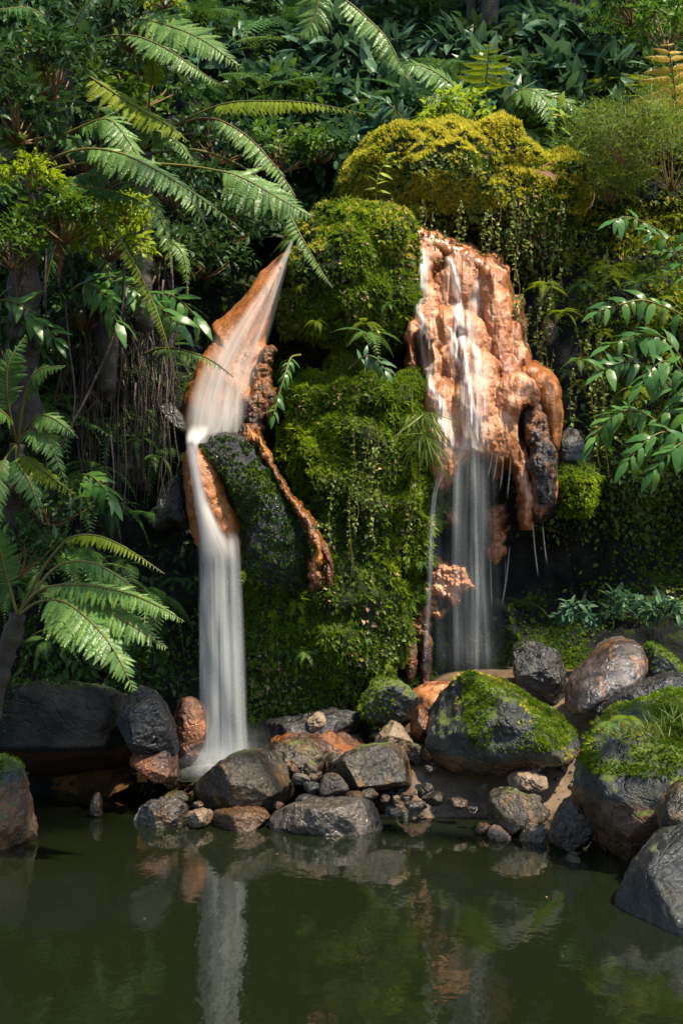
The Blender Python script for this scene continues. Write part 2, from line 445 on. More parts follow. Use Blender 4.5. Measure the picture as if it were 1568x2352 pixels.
def pool_mat(name, tint, rough, bump, murk=(.034, .048, .018), cloudy=.20):
    t = NT(name)
    p = t.scale(t.pos(), (1.0, .55, 1.0))
    n = t.noise(p, 7, 3, .5); n2 = t.noise(p, 22, 2, .5)
    h = t.math('ADD', n, t.math('MULTIPLY', n2, .25))
    nr = t.bump(h, 1.0, bump)
    g = t.node('ShaderNodeBsdfGlossy'); g.inputs['Roughness'].default_value = rough; t.L.new(nr, g.inputs['Normal'])
    tr = t.node('ShaderNodeBsdfTransparent'); t.set(tr.inputs[0], tint)
    fr = t.node('ShaderNodeFresnel'); fr.inputs[0].default_value = 2.2; t.L.new(nr, fr.inputs['Normal'])
    df = t.node('ShaderNodeBsdfDiffuse'); t.set(df.inputs[0], murk)
    bm_ = t.node('ShaderNodeMixShader'); bm_.inputs[0].default_value = cloudy; t.L.new(tr.outputs[0], bm_.inputs[1]); t.L.new(df.outputs[0], bm_.inputs[2])
    mx = t.node('ShaderNodeMixShader'); t.L.new(fr.outputs[0], mx.inputs[0]); t.L.new(bm_.outputs[0], mx.inputs[1]); t.L.new(g.outputs[0], mx.inputs[2])
    return t.done(mx.outputs[0])

def fall_mat(name, su, sv, lo, hi, maxa, edge=.16, col=(.80, .80, .80), seed=0.0, ends=(.0, .0)):
    """silky falling water: streaks run along V of the sheet's own UV map"""
    t = NT(name)
    uv = t.node('ShaderNodeUVMap').outputs[0]
    sep = t.node('ShaderNodeSeparateXYZ'); t.L.new(uv, sep.inputs[0])
    vec = t.node('ShaderNodeVectorMath', operation='MULTIPLY_ADD'); t.L.new(uv, vec.inputs[0]); vec.inputs[1].default_value = (su, sv, 1); vec.inputs[2].default_value = (seed, seed * 1.7, 0)
    a = t.noise(vec.outputs[0], 1.0, 2, .5); b = t.noise(t.scale(vec.outputs[0], (3.3, .7, 1)), 1.0, 2, .5)
    s = t.math('ADD', t.math('MULTIPLY', a, .72), t.math('MULTIPLY', b, .28))
    f = t.ramp(s, lo, hi, 0.02, maxa)
    e = t.math('MULTIPLY', t.ramp(sep.outputs[0], 0, edge), t.ramp(sep.outputs[0], 1, 1 - edge))
    f = t.math('MULTIPLY', f, e)
    if ends[0]: f = t.math('MULTIPLY', f, t.ramp(sep.outputs[1], 0, ends[0]))
    if ends[1]: f = t.math('MULTIPLY', f, t.ramp(sep.outputs[1], 1, 1 - ends[1]))
    d = t.node('ShaderNodeBsdfDiffuse'); t.set(d.inputs[0], col)
    tl = t.node('ShaderNodeBsdfTranslucent'); t.set(tl.inputs[0], col)
    m1 = t.node('ShaderNodeMixShader'); m1.inputs[0].default_value = .45; t.L.new(d.outputs[0], m1.inputs[1]); t.L.new(tl.outputs[0], m1.inputs[2])
    tr = t.node('ShaderNodeBsdfTransparent')
    mx = t.node('ShaderNodeMixShader'); t.L.new(f, mx.inputs[0]); t.L.new(tr.outputs[0], mx.inputs[1]); t.L.new(m1.outputs[0], mx.inputs[2])
    return t.done(mx.outputs[0])

M['pool'] = pool_mat('pool_water', (0.24, 0.36, 0.19), .045, .0024)
M['plunge'] = pool_mat('plunge_water', (0.75, 0.7, 0.6), .12, .02)

# ------------------------------------------------------------------ the setting: ground, pool, cliff, slope
def grid(nx, ny):
    i = np.arange(nx - 1)[:, None] * ny; j = np.arange(ny - 1)[None]
    return np.stack([i + j, i + ny + j, i + ny + j + 1, i + j + 1], -1).reshape(-1, 4)

def smooth(x, a, b):
    t = np.clip((x - a) / (b - a), 0, 1); return t * t * (3 - 2 * t)

def ground_z(x, y):
    P = np.stack([x, y, 0 * x], 1)
    z = -0.50 + 0.62 * smooth(y, 8.3 + 0.15 * np.sin(x * 2.1), 10.2)
    bank = smooth(x, 0.10, 0.5) * (1 - smooth(x, 1.9, 2.6))
    z = z + bank * (0.26 * smooth(y, 8.4, 9.1) + 0.12 * smooth(y, 9.0, 10.0))
    z = z - 0.25 * np.exp(-((x + 0.8) / 0.6) ** 2 - ((y - 10.0) / 0.5) ** 2)
    z = z - 0.2 * smooth(-x, 1.0, 1.6) * smooth(y, 8.5, 9.5)
    z = z + 0.6 * smooth(x, 2.5, 3.8) + 0.5 * smooth(-x, 2.7, 3.6)
    z = z + 0.30 * smooth(x, 0.3, 0.9) * smooth(y, 10.1, 10.9)
    return z + 0.03 * fbm(P, 2.5, 4, 3)

xs = np.concatenate([[-90, -30, -12, -7], np.linspace(-4.5, 4.5, 200), [7, 12, 30, 90]])
ys = np.concatenate([[-90, -30, -8, 0, 3], np.linspace(4.2, 11.6, 170), [14, 20, 40, 120]])
X, Yy = np.meshgrid(xs, ys, indexing='ij')
Z = ground_z(X.ravel(), Yy.ravel())
far = np.clip((np.hypot(X.ravel(), Yy.ravel() - 7) - 9) / 25, 0, 1)
Z = Z * (1 - far) + far * 1.2
GV = np.stack([X.ravel(), Yy.ravel(), Z], 1)
link('ground', mesh_np('ground', GV, grid(len(xs), len(ys)), M['sand']), kind='structure')

px_ = np.linspace(-11, 11, 12); py_ = np.linspace(-2, 10.0, 12)
X, Yy = np.meshgrid(px_, py_, indexing='ij')
link('pool_water', mesh_np('pool_water', np.stack([X.ravel(), Yy.ravel(), 0 * X.ravel()], 1), grid(12, 12), M['pool']), kind='structure')
X, Yy = np.meshgrid(np.linspace(-1.45, 0.75, 12), np.linspace(9.55, 10.7, 12), indexing='ij')
link('plunge_pool_water', mesh_np('plunge_pool_water', np.stack([X.ravel(), Yy.ravel(), 0 * X.ravel() + .17], 1), grid(12, 12), M['plunge']), kind='structure')

CLIFF = np.array([
    (-260, 300, 10.6), (-260, 900, 10.1), (-260, 1500, 9.6), (0, 300, 10.9), (0, 600, 10.5), (0, 1000, 10.3), (0, 1400, 10.1), (150, 700, 10.6), (150, 1100, 10.5),
    (200, 1400, 10.3), (350, 400, 11.5), (350, 700, 10.9), (350, 1000, 10.75), (330, 1300, 10.55), (250, 1600, 10.4), (0, 1650, 10.1), (0, 1850, 10.1), (250, 1850, 10.3),
    (550, 550, 11.9), (600, 420, 12.2), (480, 700, 11.6), (440, 1120, 10.75), (540, 1200, 10.75), (500, 1500, 10.85), (520, 1700, 10.7), (650, 700, 11.3),
    (640, 1000, 10.95), (800, 600, 11.5), (800, 1000, 11.2), (800, 1300, 11.0), (750, 1600, 10.75), (900, 1650, 10.75), (800, 1800, 10.7),
    (1000, 400, 12.1), (1100, 600, 11.8), (1100, 850, 11.5), (1050, 1150, 11.5), (1050, 1350, 11.7), (1100, 1500, 11.5), (1100, 1650, 11.2), (1300, 450, 11.8),
    (1300, 800, 11.35), (1320, 1000, 11.25), (1350, 1150, 11.4), (1350, 1300, 12.0), (1350, 1400, 11.8), (1350, 1500, 11.1), (1350, 1650, 10.6), (1500, 450, 11.5), (1500, 800, 11.1),
    (1500, 1050, 11.1), (1500, 1230, 11.7), (1500, 1400, 11.2), (1500, 1530, 10.7), (1500, 1700, 10.2), (1800, 800, 10.7), (1800, 1300, 10.6), (1800, 1700, 9.6), (2000, 500, 10.6)], float)

def cliff_y(x, z):
    u = 784 + x * F / 11.0; v = VH - (z - H) * F / 11.0
    d2 = ((u[:, None] - CLIFF[None, :, 0]) ** 2 + (v[:, None] - CLIFF[None, :, 1]) ** 2) / 115.0 ** 2
    wt = np.exp(-d2) + 0.02 / (1 + d2) ** 2
    y = (wt * CLIFF[None, :, 2]).sum(1) / wt.sum(1)
    return y + 1.0 * smooth(z, 4.6, 5.6)

cx = np.linspace(-5.2, 5.2, 330); cz = np.linspace(-0.6, 5.7, 210)
X, Zz = np.meshgrid(cx, cz, indexing='ij')
x, z = X.ravel(), Zz.ravel()
y = cliff_y(x, z)
P = np.stack([x, y, z], 1)
y = y + 0.22 * fbm(P, 1.1, 4, 11) + 0.07 * ridged(P, 3.1, 3, 21) - 0.03 * fbm(P, 9.0, 3, 31)
CV = np.stack([x, y, z], 1)
Q = grid(330, 210)
CT = np.vstack([Q[:, [0, 1, 2]], Q[:, [0, 2, 3]]])
cliff = link('cliff', mesh_np('cliff', CV, Q, M['cliff']), kind='structure')

hx = np.linspace(-9, 9, 150); hy = np.linspace(11.7, 26, 110)
X, Yy = np.meshgrid(hx, hy, indexing='ij'); x, y = X.ravel(), Yy.ravel()
def slope_z(x, y):
    P = np.stack([x, y, 0 * x], 1)
    return 4.15 + 0.92 * (y - 11.7) + 0.35 * fbm(P, .7, 4, 41) + 0.10 * np.abs(x) * (x < 0) * .8 + .06 * np.abs(x) * (x > 0)
HV = np.stack([x, y, slope_z(x, y)], 1)
Qh = grid(150, 110)
HT = np.vstack([Qh[:, [0, 1, 2]], Qh[:, [0, 2, 3]]])
hill = link('hillside', mesh_np('hillside', HV, Qh, M['soil']), kind='structure')

# gravel and pebbles on the bank and along the waterline
def gravel():
    n = 2600
    x = rng.uniform(-1.7, 2.4, n); y = rng.uniform(8.35, 10.2, n); z = ground_z(x, y)
    k = (z > -.10) & (z < .40) & (rng.random(n) < np.clip(.35 + .9 * fbm(np.stack([x, y, 0 * x], 1), 2.4, 2, 6) + .6 * np.exp(-(z / .06) ** 2), .02, 1))
    x, y, z = x[k], y[k], z[k]; n = len(x)
    V0, F0 = ico(2)
    sc = rng.uniform(.007, .020, (n, 1)) * rng.uniform(.6, 1.3, (n, 3)) * (1 + 1.2 * (rng.random((n, 1)) < .06))
    D = norm(rng.normal(size=(n, 3)) * np.array([1, 1, .25]))
    V, Fc, T = scatter(np.stack([x, y, z + .2 * sc[:, 2]], 1), D, np.tile([0, 0, 1.0], (n, 1)), sc, (V0, F0), rng.random(n))
    return mesh_np('gravel', V, Fc, M['pale'], True, T)
link('gravel', gravel(), kind='stuff', label='small wet gravel strewn over the sand bank and waterline', cat='gravel')

# ------------------------------------------------------------------ leaf templates
L_moss = (np.array([(-.22, 0, 0), (.22, 0, 0), (0, 1, .15), (-.15, 0, .1), (.2, .05, -.1), (.45, .8, .5), (-.45, .75, .35)]), np.array([(0, 1, 2), (3, 4, 5), (3, 1, 6)]))
L_creep = leaf_tpl(.75, 2, .15, .25, .38)
L_leaf = leaf_tpl(.42, 3, .12, .35, .42)
L_lance = leaf_tpl(.24, 4, .15, .5, .4)

def flip(P, N):
    """normals that face the camera side / upwards"""
    s = np.sign(-N[:, 1] * 1.0 + 0.25 * N[:, 2]); s[s == 0] = 1
    return N * s[:, None]

def add_moss(parent, V, Ft, dens, size, mat, mask, base, name='moss', tpl=L_moss, droop=.25, lay=0.0):
    P, N = sample_surface(V, Ft, dens, mask)
    if len(P) == 0: return None
    N = flip(P, N)
    n = len(P)
    R = rand_dirs(n)
    D = norm(N * (1 - lay) + .75 * R + np.array([0, 0, -droop]))
    Nn = norm(N + .5 * rand_dirs(n) + np.array([0, 0, .3])) if lay else rand_dirs(n)
    S = size * rng.uniform(.6, 1.5, n)
    tint = np.clip(.45 + .45 * fbm(P, 2.0, 3, 77) + rng.normal(0, .18, n), 0, 1)
    SV, SF, ST = scatter(P - np.asarray(base), D, Nn, S, tpl, tint)
    return link(name, mesh_np(name, SV, SF, mat, False, ST), parent, kind='stuff')

# ------------------------------------------------------------------ rocks
ROCKS = {}
def rock(key, name, label, mat, outline, Y, thick, group=None, cat='rock', parts=None, **kw):
    sub = kw.pop('sub', 4)
    V, Fc = blob(outline, Y, thick, sub=sub, seed=len(ROCKS) + 3, **kw)
    base = np.array([V[:, 0].mean(), V[:, 1].mean(), V[:, 2].min()])
    o = link(name, mesh_np(name, V - base, Fc, M[mat]), None, tuple(base), label, cat, group)
    ROCKS[key] = (o, V, Fc, base)
    return o

def moss_on(key, dens, size, mat, mask, **kw):
    o, V, Fc, base = ROCKS[key]
    return add_moss(o, V, Fc, dens, size, M[mat], mask, base, **kw)

# big mossy masses of the cliff front
rock('top', 'mossy_rock', 'large overhanging boulder capped with moss tinted sunlit gold at the cliff top', 'mossrock',
     [(800, 410), (830, 365), (900, 345), (1000, 330), (1100, 326), (1180, 343), (1240, 385), (1310, 425), (1350, 470), (1345, 540), (1280, 640), (1200, 660), (1120, 620), (1040, 570), (960, 545), (900, 530), (850, 500), (810, 460)],
     12.0, .75, sub=6, p=2.6, noise=.12, nscale=4.5, lean=-.30, rough=.03, ridge=.02, pillow=.07, cat='boulder')
rock('lobe', 'mossy_rock', 'rounded hump of moss and creeper between the two waterfall tops', 'mossrock',
     [(690, 530), (715, 505), (770, 475), (830, 478), (900, 505), (942, 555), (952, 640), (948, 715), (925, 765), (885, 790), (840, 800), (790, 785), (740, 800), (700, 790), (674, 765), (660, 700), (662, 620), (672, 565)],
     11.2, .62, sub=6, p=2.5, noise=.10, nscale=5, lean=.12, rough=.03, ridge=.015, pillow=.12, cat='boulder')
rock('butt', 'mossy_rock', 'tall mossy buttress hung with creeper in the middle of the cliff', 'mossrock',
     [(694, 930), (740, 870), (800, 842), (870, 838), (945, 868), (985, 945), (992, 1060), (980, 1160), (945, 1260), (930, 1380), (915, 1470), (870, 1560), (790, 1620), (700, 1640), (590, 1650), (565, 1560), (560, 1400), (585, 1300), (660, 1270), (710, 1220), (690, 1100), (665, 980)],
     10.88, .58, sub=6, p=2.8, noise=.10, nscale=6, lean=.10, rough=.04, ridge=.02, pillow=.14, cat='boulder')

# left cascade: slab, arch, lower rock
def L2(pts): return [(344.5 + x * .3418, 516.8 + y * .3418) for x, y in pts]
rock('slab', 'orange_slab', 'smooth steep orange slab under the silky water of the left cascade', 'slab',
     L2([(972, 95), (880, 150), (790, 245), (700, 350), (640, 450), (560, 540), (480, 620), (415, 650), (405, 710), (440, 740), (390, 830), (330, 920), (270, 1090), (235, 1260), (225, 1330), (280, 1470), (400, 1500), (640, 1420), (720, 1390), (745, 1300), (795, 1150), (802, 1000), (815, 900), (800, 840), (768, 780), (800, 650), (815, 560), (860, 400), (920, 230), (962, 130)]),
     10.75, .30, sub=6, p=2.3, noise=.02, lean=.30, rough=.014, smooth_out=1, ridge=.014)
SLABK = [(780, 900, 50, 75, .0), (752, 1000, 60, 90, .02), (735, 1110, 65, 80, .03), (705, 1200, 70, 80, .03), (690, 1290, 65, 80, .03), (690, 1370, 75, 50, .04), (785, 1180, 50, 100, .0), (640, 1400, 60, 35, .03)]
rock('arch', 'arched_rock', 'black arched rock parting the left cascade, its flank dark with moss', 'arch',
     L2([(335, 1500), (400, 1430), (480, 1388), (530, 1376), (600, 1395), (690, 1450), (760, 1540), (830, 1680), (900, 1800), (960, 1950), (1030, 2090), (1085, 2220), (1070, 2420), (900, 2480), (720, 2440), (660, 2300), (645, 2050), (590, 1870), (530, 1690), (480, 1570), (410, 1512)]),
     10.17, .26, sub=6, p=2.4, noise=.05, lean=.06, rough=.02, ridge=.03)
rock('lower', 'orange_rock', 'bulging orange rock under the narrow neck of the left waterfall', 'slab',
     L2([(235, 1480), (320, 1490), (410, 1520), (445, 1560), (475, 1650), (505, 1760), (562, 1880), (605, 1990), (635, 2100), (628, 2190), (600, 2240), (540, 2250), (420, 2250), (330, 2170), (295, 2060), (258, 1900), (240, 1700)]),
     10.20, .24, sub=6, p=2.3, noise=.03, lean=.05, rough=.014, ridge=.014)
rock('grey', 'rock_slab', 'tilted grey slab jutting beside the left cascade', 'basalt',
     L2([(40, 1180), (100, 1170), (190, 1230), (240, 1310), (272, 1390), (268, 1425), (200, 1400), (120, 1330), (70, 1260)]), 10.35, .15, sub=4, noise=.03, facets=5, rough=.006)
rock('wetleft', 'wet_rock', 'black wet rock face left of the narrow orange neck', 'basalt',
     [(370, 1130), (400, 1090), (428, 1080), (436, 1130), (442, 1200), (430, 1215), (395, 1200), (360, 1230), (340, 1200)], 10.5, .2, sub=4, noise=.05, ridge=.06, rough=.02)

# the orange streamlet down the arch's flank
ch = thing('mineral_channel', 'glossy orange mineral streak running down the mossy flank to knobbly ends', 'rock', at(680, 1330, 10.4))
cb = np.array(ch.location)
mb = MB()
def chan(pts, rad, key):
    Pp = catmull(np.array([at(344.5 + x * .3418, 516.8 + y * .3418, Y) for x, y, Y in pts]), 60)
    tt = np.linspace(0, 1, 60)
    r = np.interp(tt, np.linspace(0, 1, len(rad)), rad) * (1 + .25 * fbm(Pp, 9, 2, key))
    V, Fs = tube(Pp, r, 12)
    ax = Pp.repeat(12, 0); V = ax + (V - ax) * (1 + .45 * fbm(V * np.array([1, 1, .45]), 14, 4, key))[:, None]
    return V, Fs
# right cascade: knobbly travertine
def R2(pts): return [(890 + x * .3174, 488 + y * .3174) for x, y in pts]
tv = thing('travertine_rock', 'knobbly orange travertine mass below the right waterfall lip', 'rock', at(1090, 1100, 10.9))
tb = np.array(tv.location)
def tY(cy): return 11.25 - .50 * float(np.clip((cy - 250) / 1100, 0, 1)) - .05 * float(np.clip((cy - 1300) / 500, 0, 1))
def nod(name, pts, Y, thick, mat, sub=4, i=[0], **kw):
    i[0] += 1
    kw.setdefault('noise', .08); kw.setdefault('rough', .012); kw.setdefault('ridge', .03)
    V, Fc = blob(R2(pts), Y, thick, sub=sub, seed=200 + i[0], **kw)
    return link(name, mesh_np(name, V - tb, Fc, M[mat]), tv)
def ell(cx, cy, rx, ry, n=12): return [(cx + rx * math.cos(a), cy + ry * math.sin(a)) for a in np.linspace(0, 2 * np.pi, n, endpoint=False)]
def relief_mesh(name, X, Yg, D, yb, tr, nx, ny, base, mat):
    Qd = grid(nx, ny); Qd = Qd[(D < yb)[Qd].sum(1) >= 1]
    D2 = np.minimum(D, yb + .12)
    V = np.array([(tr[0] + X * tr[2] - 784) / F * D2, D2, H + (VH - tr[1] - Yg * tr[2]) / F * D2]).T
    used = np.unique(Qd); remap = -np.ones(len(V), int); remap[used] = np.arange(len(used))
    return mesh_np(name, V[used] - base, remap[Qd], M[mat])
def relief(name, nodes, box, tr, yfun, back, mat, parent, base, step=6.0, warp=13.0, k=.007, flute=.010, fine=.005, holes=(), seed=0, full=False, stretch=1.0, flat=1.0):
    """one continuous lumpy flowstone surface: overlapping domes blended into each other, fluted down the flow, with a closed back rim"""
    x = np.arange(box[0], box[2], step); y = np.arange(box[1], box[3], step)
    X, Yg = np.meshgrid(x, y, indexing='ij'); X = X.ravel(); Yg = Yg.ravel()
    q = np.stack([X, 0 * X, Yg], 1) * .01
    wx = X + warp * fbm(q, 1.1, 3, seed) * 1.6 + warp * .3 * fbm(q, 4.0, 2, seed + 9)
    wy = Yg + warp * fbm(q, 1.0, 3, seed + 3) * 1.8 + warp * .5 * vnoise(np.stack([X * .04, 0 * X, Yg * .004], 1), seed + 5)
    acc = np.zeros(len(X)); mpx = tr[2] * 10.9 / F
    for cx_, cy_, rx, ry, fw in nodes:
        ry = ry * stretch
        rr = np.sqrt(((wx - cx_) / rx) ** 2 + ((wy - cy_) / ry) ** 2)
        th = min(rx, ry) * mpx * 1.35 * flat
        m = min(rx, ry) * mpx
        dome = np.where(rr < 1, -th * np.sqrt(np.clip(1 - rr ** 2.0, 0, 1)), (rr - 1) * m * 15)
        d = yfun(cy_) - fw + dome
        acc += np.exp(-np.clip((d - 10.0) / k, -50, 600))
    D = 10.0 - k * np.log(np.maximum(acc, 1e-250))
    for hx_, hy_, rx, ry in holes:
        rr = np.sqrt(((wx - hx_) / rx) ** 2 + ((wy - hy_) / ry) ** 2); D += .35 * np.clip(1 - rr, 0, 1) ** .5
    D = D + flute * fbm(np.stack([X * .035, 0 * X, Yg * .007], 1), 1.0, 4, seed + 7) + fine * ridged(np.stack([X, 0 * X, Yg], 1) * .022, 1.0, 4, seed + 11)
    yb = np.array([yfun(c) for c in Yg]) + back
    if full:
        return link(name, relief_mesh(name, X, Yg, D, yb, tr, len(x), len(y), base, mat), parent), x, y, np.minimum(D, yb + .12)
    keep = D < yb
    V = np.array([(tr[0] + X * tr[2] - 784) / F * D, D, H + (VH - tr[1] - Yg * tr[2]) / F * D]).T
    Qd = grid(len(x), len(y)); Qd = Qd[keep[Qd].sum(1) >= 1]
    D2 = np.minimum(D, yb + .12)
    V = np.array([(tr[0] + X * tr[2] - 784) / F * D2, D2, H + (VH - tr[1] - Yg * tr[2]) / F * D2]).T
    used = np.unique(Qd); remap = -np.ones(len(V), int); remap[used] = np.arange(len(used))
    return link(name, mesh_np(name, V[used] - base, remap[Qd], M[mat]), parent), V[used], remap[Qd]
RT = (890, 488, .3174)
nod('core', [(150, 200), (400, 260), (680, 400), (860, 600), (900, 1000), (1050, 1250), (1150, 1500), (1180, 1700), (900, 1640), (600, 1600), (420, 1680), (330, 1650), (290, 1300), (200, 1150), (170, 700)], 11.5, .3, 'cliff', 5, noise=.05, lean=.2)
NOD = [  # cx, cy, rx, ry, forward: lip, left column, middle, right column, lower apron
    (262, 350, 85, 150, .02), (255, 500, 75, 130, .03), (222, 740, 82, 110, .06), (300, 720, 70, 165, .03), (190, 870, 62, 70, .06), (175, 1010, 30, 125, .02), (340, 960, 55, 150, .02), (330, 1140, 75, 150, .04),
    (495, 400, 80, 120, .02), (440, 510, 58, 100, .0), (600, 430, 78, 125, .03), (545, 640, 75, 110, -.08), (425, 860, 88, 150, .04), (505, 800, 90, 85, .0), (625, 910, 115, 135, .05), (560, 1010, 95, 90, .09), (455, 1120, 95, 145, .03), (665, 1180, 150, 155, .09), (500, 1260, 75, 75, .06),
    (730, 450, 70, 110, .06), (780, 580, 100, 170, .09), (800, 740, 92, 180, .10), (820, 850, 70, 110, .06), (820, 1010, 95, 150, .0), (865, 1160, 98, 115, .02),
    (870, 1290, 95, 95, .10), (970, 1290, 100, 100, .12), (1030, 1330, 62, 80, .10), (930, 1390, 105, 110, .10), (840, 1500, 85, 215, .07), (910, 1600, 60, 180, .05), (795, 1610, 60, 185, .08),
    (620, 1420, 175, 230, .08), (705, 1590, 125, 150, .10), (410, 1440, 125, 190, .05), (335, 1390, 85, 180, .03), (390, 1640, 130, 150, .10), (400, 1780, 128, 150, .08), (460, 1550, 95, 110, .09), (520, 1690, 85, 105, .08), (370, 1890, 58, 90, .06), (640, 1660, 85, 75, .09), (850, 1700, 40, 85, .08),
    (960, 1720, 55, 130, .02), (980, 1900, 50, 130, .02), (1010, 2100, 45, 150, .02)]
BODY = relief('body', NOD + [(340, 330, 100, 95, -.05), (560, 500, 130, 150, -.06), (680, 640, 95, 170, -.07), (390, 640, 85, 170, -.09), (640, 760, 100, 130, -.08), (905, 960, 78, 150, -.07), (955, 1090, 80, 120, -.06), (700, 960, 110, 150, -.04), (760, 1330, 110, 160, .0), (930, 820, 60, 150, -.12)], (-40, 0, 1260, 2300), RT, tY, .30, 'trav', tv, tb, holes=[(250, 1000, 85, 140), (1000, 1560, 70, 170)], seed=31, full=True, stretch=1.22, k=.014, flute=.020, fine=.004, warp=18)
SHELL = [(1040, 1160, 85, 75, .02), (1110, 1230, 85, 100, .03), (1170, 1340, 72, 130, .03), (1200, 1460, 55, 150, .02), (1205, 1580, 40, 130, .0), (1195, 1980, 35, 130, .0), (1190, 1820, 30, 130, -.02)]
LIP = [(30, 85, 70, 42, .0), (110, 120, 90, 55, .02), (200, 160, 100, 62, .04), (300, 195, 105, 62, .05), (400, 240, 105, 62, .05), (490, 285, 100, 62, .05), (575, 330, 92, 62, .05), (650, 375, 78, 62, .05), (725, 430, 66, 70, .06), (790, 500, 56, 80, .07), (838, 580, 48, 90, .08), (868, 680, 36, 110, .08), (868, 800, 28, 110, .07)]
relief('lip', LIP, (-60, 20, 960, 1000), RT, lambda c: tY(c) - .02 + .10 * max(0, 400 - c) / 400, .16, 'lip', tv, tb, seed=36, warp=6, k=.03, flute=.006, fine=.003)
relief('outer_shell', SHELL, (900, 1050, 1300, 2200), RT, tY, .22, 'slab', tv, tb, seed=41, warp=8, fine=.004)
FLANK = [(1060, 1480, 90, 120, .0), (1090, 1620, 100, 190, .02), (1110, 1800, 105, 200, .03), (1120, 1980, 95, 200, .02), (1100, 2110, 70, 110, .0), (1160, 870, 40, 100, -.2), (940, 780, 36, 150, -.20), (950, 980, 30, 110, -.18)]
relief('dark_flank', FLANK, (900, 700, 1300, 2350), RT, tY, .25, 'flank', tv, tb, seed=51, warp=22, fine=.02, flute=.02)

relief('knobs', SLABK, (560, 780, 880, 1470), (344.5, 516.8, .3418), lambda cy: 10.48 + .30 * (1000 - cy) * .3418 * 10.75 / F, .12, 'knob', ROCKS['slab'][0], ROCKS['slab'][3], step=4.0, warp=26, k=.03, fine=.022, flute=.02, seed=61)

def crust(name, pts, nn, mat, seed, sc_=.62, **kw):
    C = catmull(np.array(pts, float), nn); rs = np.random.default_rng(seed)
    nodes = [(x + rs.normal(0, r * .22), y, r * sc_ * rs.uniform(.75, 1.2), r * rs.uniform(1.2, 2.4), rs.uniform(-.006, .006)) for x, y, r, _ in C]
    yf = lambda c: float(np.interp(c, C[:, 1], C[:, 3]))
    x0, y0, x1, y1 = C[:, 0].min() - 90, C[:, 1].min() - 60, C[:, 0].max() + 90, C[:, 1].max() + 90
    relief(name, nodes, (x0, y0, x1, y1), (344.5, 516.8, .3418), yf, .09, mat, ch, cb, step=4.0, warp=14, k=.018, fine=.010, flute=.012, seed=seed, flat=.45, **kw)
crust('streak', [(620, 1392, 30, 10.13), (720, 1450, 26, 10.07), (790, 1560, 17, 10.01), (880, 1715, 15, 9.97), (960, 1870, 20, 9.94), (1040, 1975, 26, 9.91), (1105, 2090, 32, 9.88), (1130, 2190, 34, 9.87), (1100, 2290, 26, 9.89), (1090, 2350, 34, 9.91)], 120, 'streak', 5)
crust('branch', [(1130, 2110, 16, 9.93), (1175, 2200, 18, 9.93), (1200, 2270, 24, 9.93), (1190, 2340, 20, 9.95)], 14, 'knob', 9)
crust('knob', [(1075, 2300, 26, 9.89), (1095, 2350, 40, 9.89), (1120, 2395, 30, 9.91)], 7, 'knob', 15)
crust('knob', [(1180, 2320, 22, 9.91), (1205, 2370, 28, 9.91)], 5, 'rust', 16)

def simple(key, name, label, mat, pts, Y, thick, **kw):
    kw.setdefault('noise', .07); kw['facets'] = {0: 0}.get(kw.get('facets', 5), kw.get('facets', 5) + 13); kw.setdefault('fcut', (.66, .94)); kw.setdefault('rough', .009); kw.setdefault('ridge', .014); kw['sub'] = min(6, kw.get('sub', 4) + 1)
    return rock(key, name, label, mat, pts, Y, thick, **kw)

# rocks behind the right veil
def ledge(label, mat, nodes, box, Y, seed, warp=30, fine=.03):
    b0 = at(890 + (box[0] + box[2]) / 2 * .3174, 488 + box[3] * .3174, Y)
    t = thing('orange_rock', label, 'rock', b0)
    relief('crust', nodes, box, RT, lambda c: Y, .14, mat, t, np.array(t.location), step=5.0, warp=warp, k=.015, fine=fine, flute=.02, seed=seed)
ledge('narrow orange knob behind the right end of the veil', 'trav', [(790, 2200, 70, 110, .0), (800, 2320, 75, 120, .02), (780, 2440, 70, 80, .0)], (640, 2020, 940, 2580), 11.0, 81)
ledge('small round orange knob behind the veil of the right fall', 'trav', [(455, 2200, 52, 55, .0), (470, 2225, 40, 40, .02)], (360, 2100, 560, 2300), 11.05, 82, 12, .01)
ledge('flaky orange ledge at the foot of the right fall', 'trav', [(350, 2560, 130, 60, .02), (450, 2600, 110, 60, .05), (520, 2680, 75, 60, .08), (400, 2690, 130, 60, .06), (300, 2740, 120, 55, .03), (220, 2800, 80, 50, .0), (460, 2750, 70, 50, .06)], (80, 2440, 660, 2940), 10.95, 83, 34, .035)
ledge('broken brown ledge under the flaky orange one', 'trav_brown', [(330, 2860, 100, 50, .02), (230, 2900, 90, 60, .0), (160, 2990, 70, 70, .0), (130, 3100, 50, 70, .0), (260, 3000, 60, 70, -.02)], (40, 2780, 500, 3220), 10.95, 84, 34, .035)
simple('rn5', 'orange_rock', 'thin rusty streak of rock down to the basin', 'rust', [(938, 1480), (955, 1470), (960, 1520), (950, 1560), (935, 1575), (930, 1530)], 10.85, .06, facets=0)
simple('rn6', 'orange_rock', 'rusty rib of rock beside the thin trickle', 'rust', [(968, 1450), (988, 1440), (990, 1520), (985, 1600), (965, 1605), (968, 1520)], 10.95, .08, facets=0, ridge=.06)
simple('wall_r', 'wet_rock', 'wet grey and red rock hanging over the dark hollow', 'basalt', [(1278, 1030), (1290, 990), (1315, 980), (1340, 1005), (1350, 1050), (1365, 1080), (1345, 1110), (1310, 1115), (1282, 1090)], 10.95, .2, ridge=.05)
simple('moss_r', 'mossy_rock', 'mossy lump dangling green tufts over the dark hollow', 'mossrock', [(1280, 1100), (1320, 1085), (1362, 1080), (1372, 1120), (1350, 1160), (1320, 1170), (1285, 1150)], 10.9, .18, facets=0, noise=.25, pillow=.12, nscale=5)

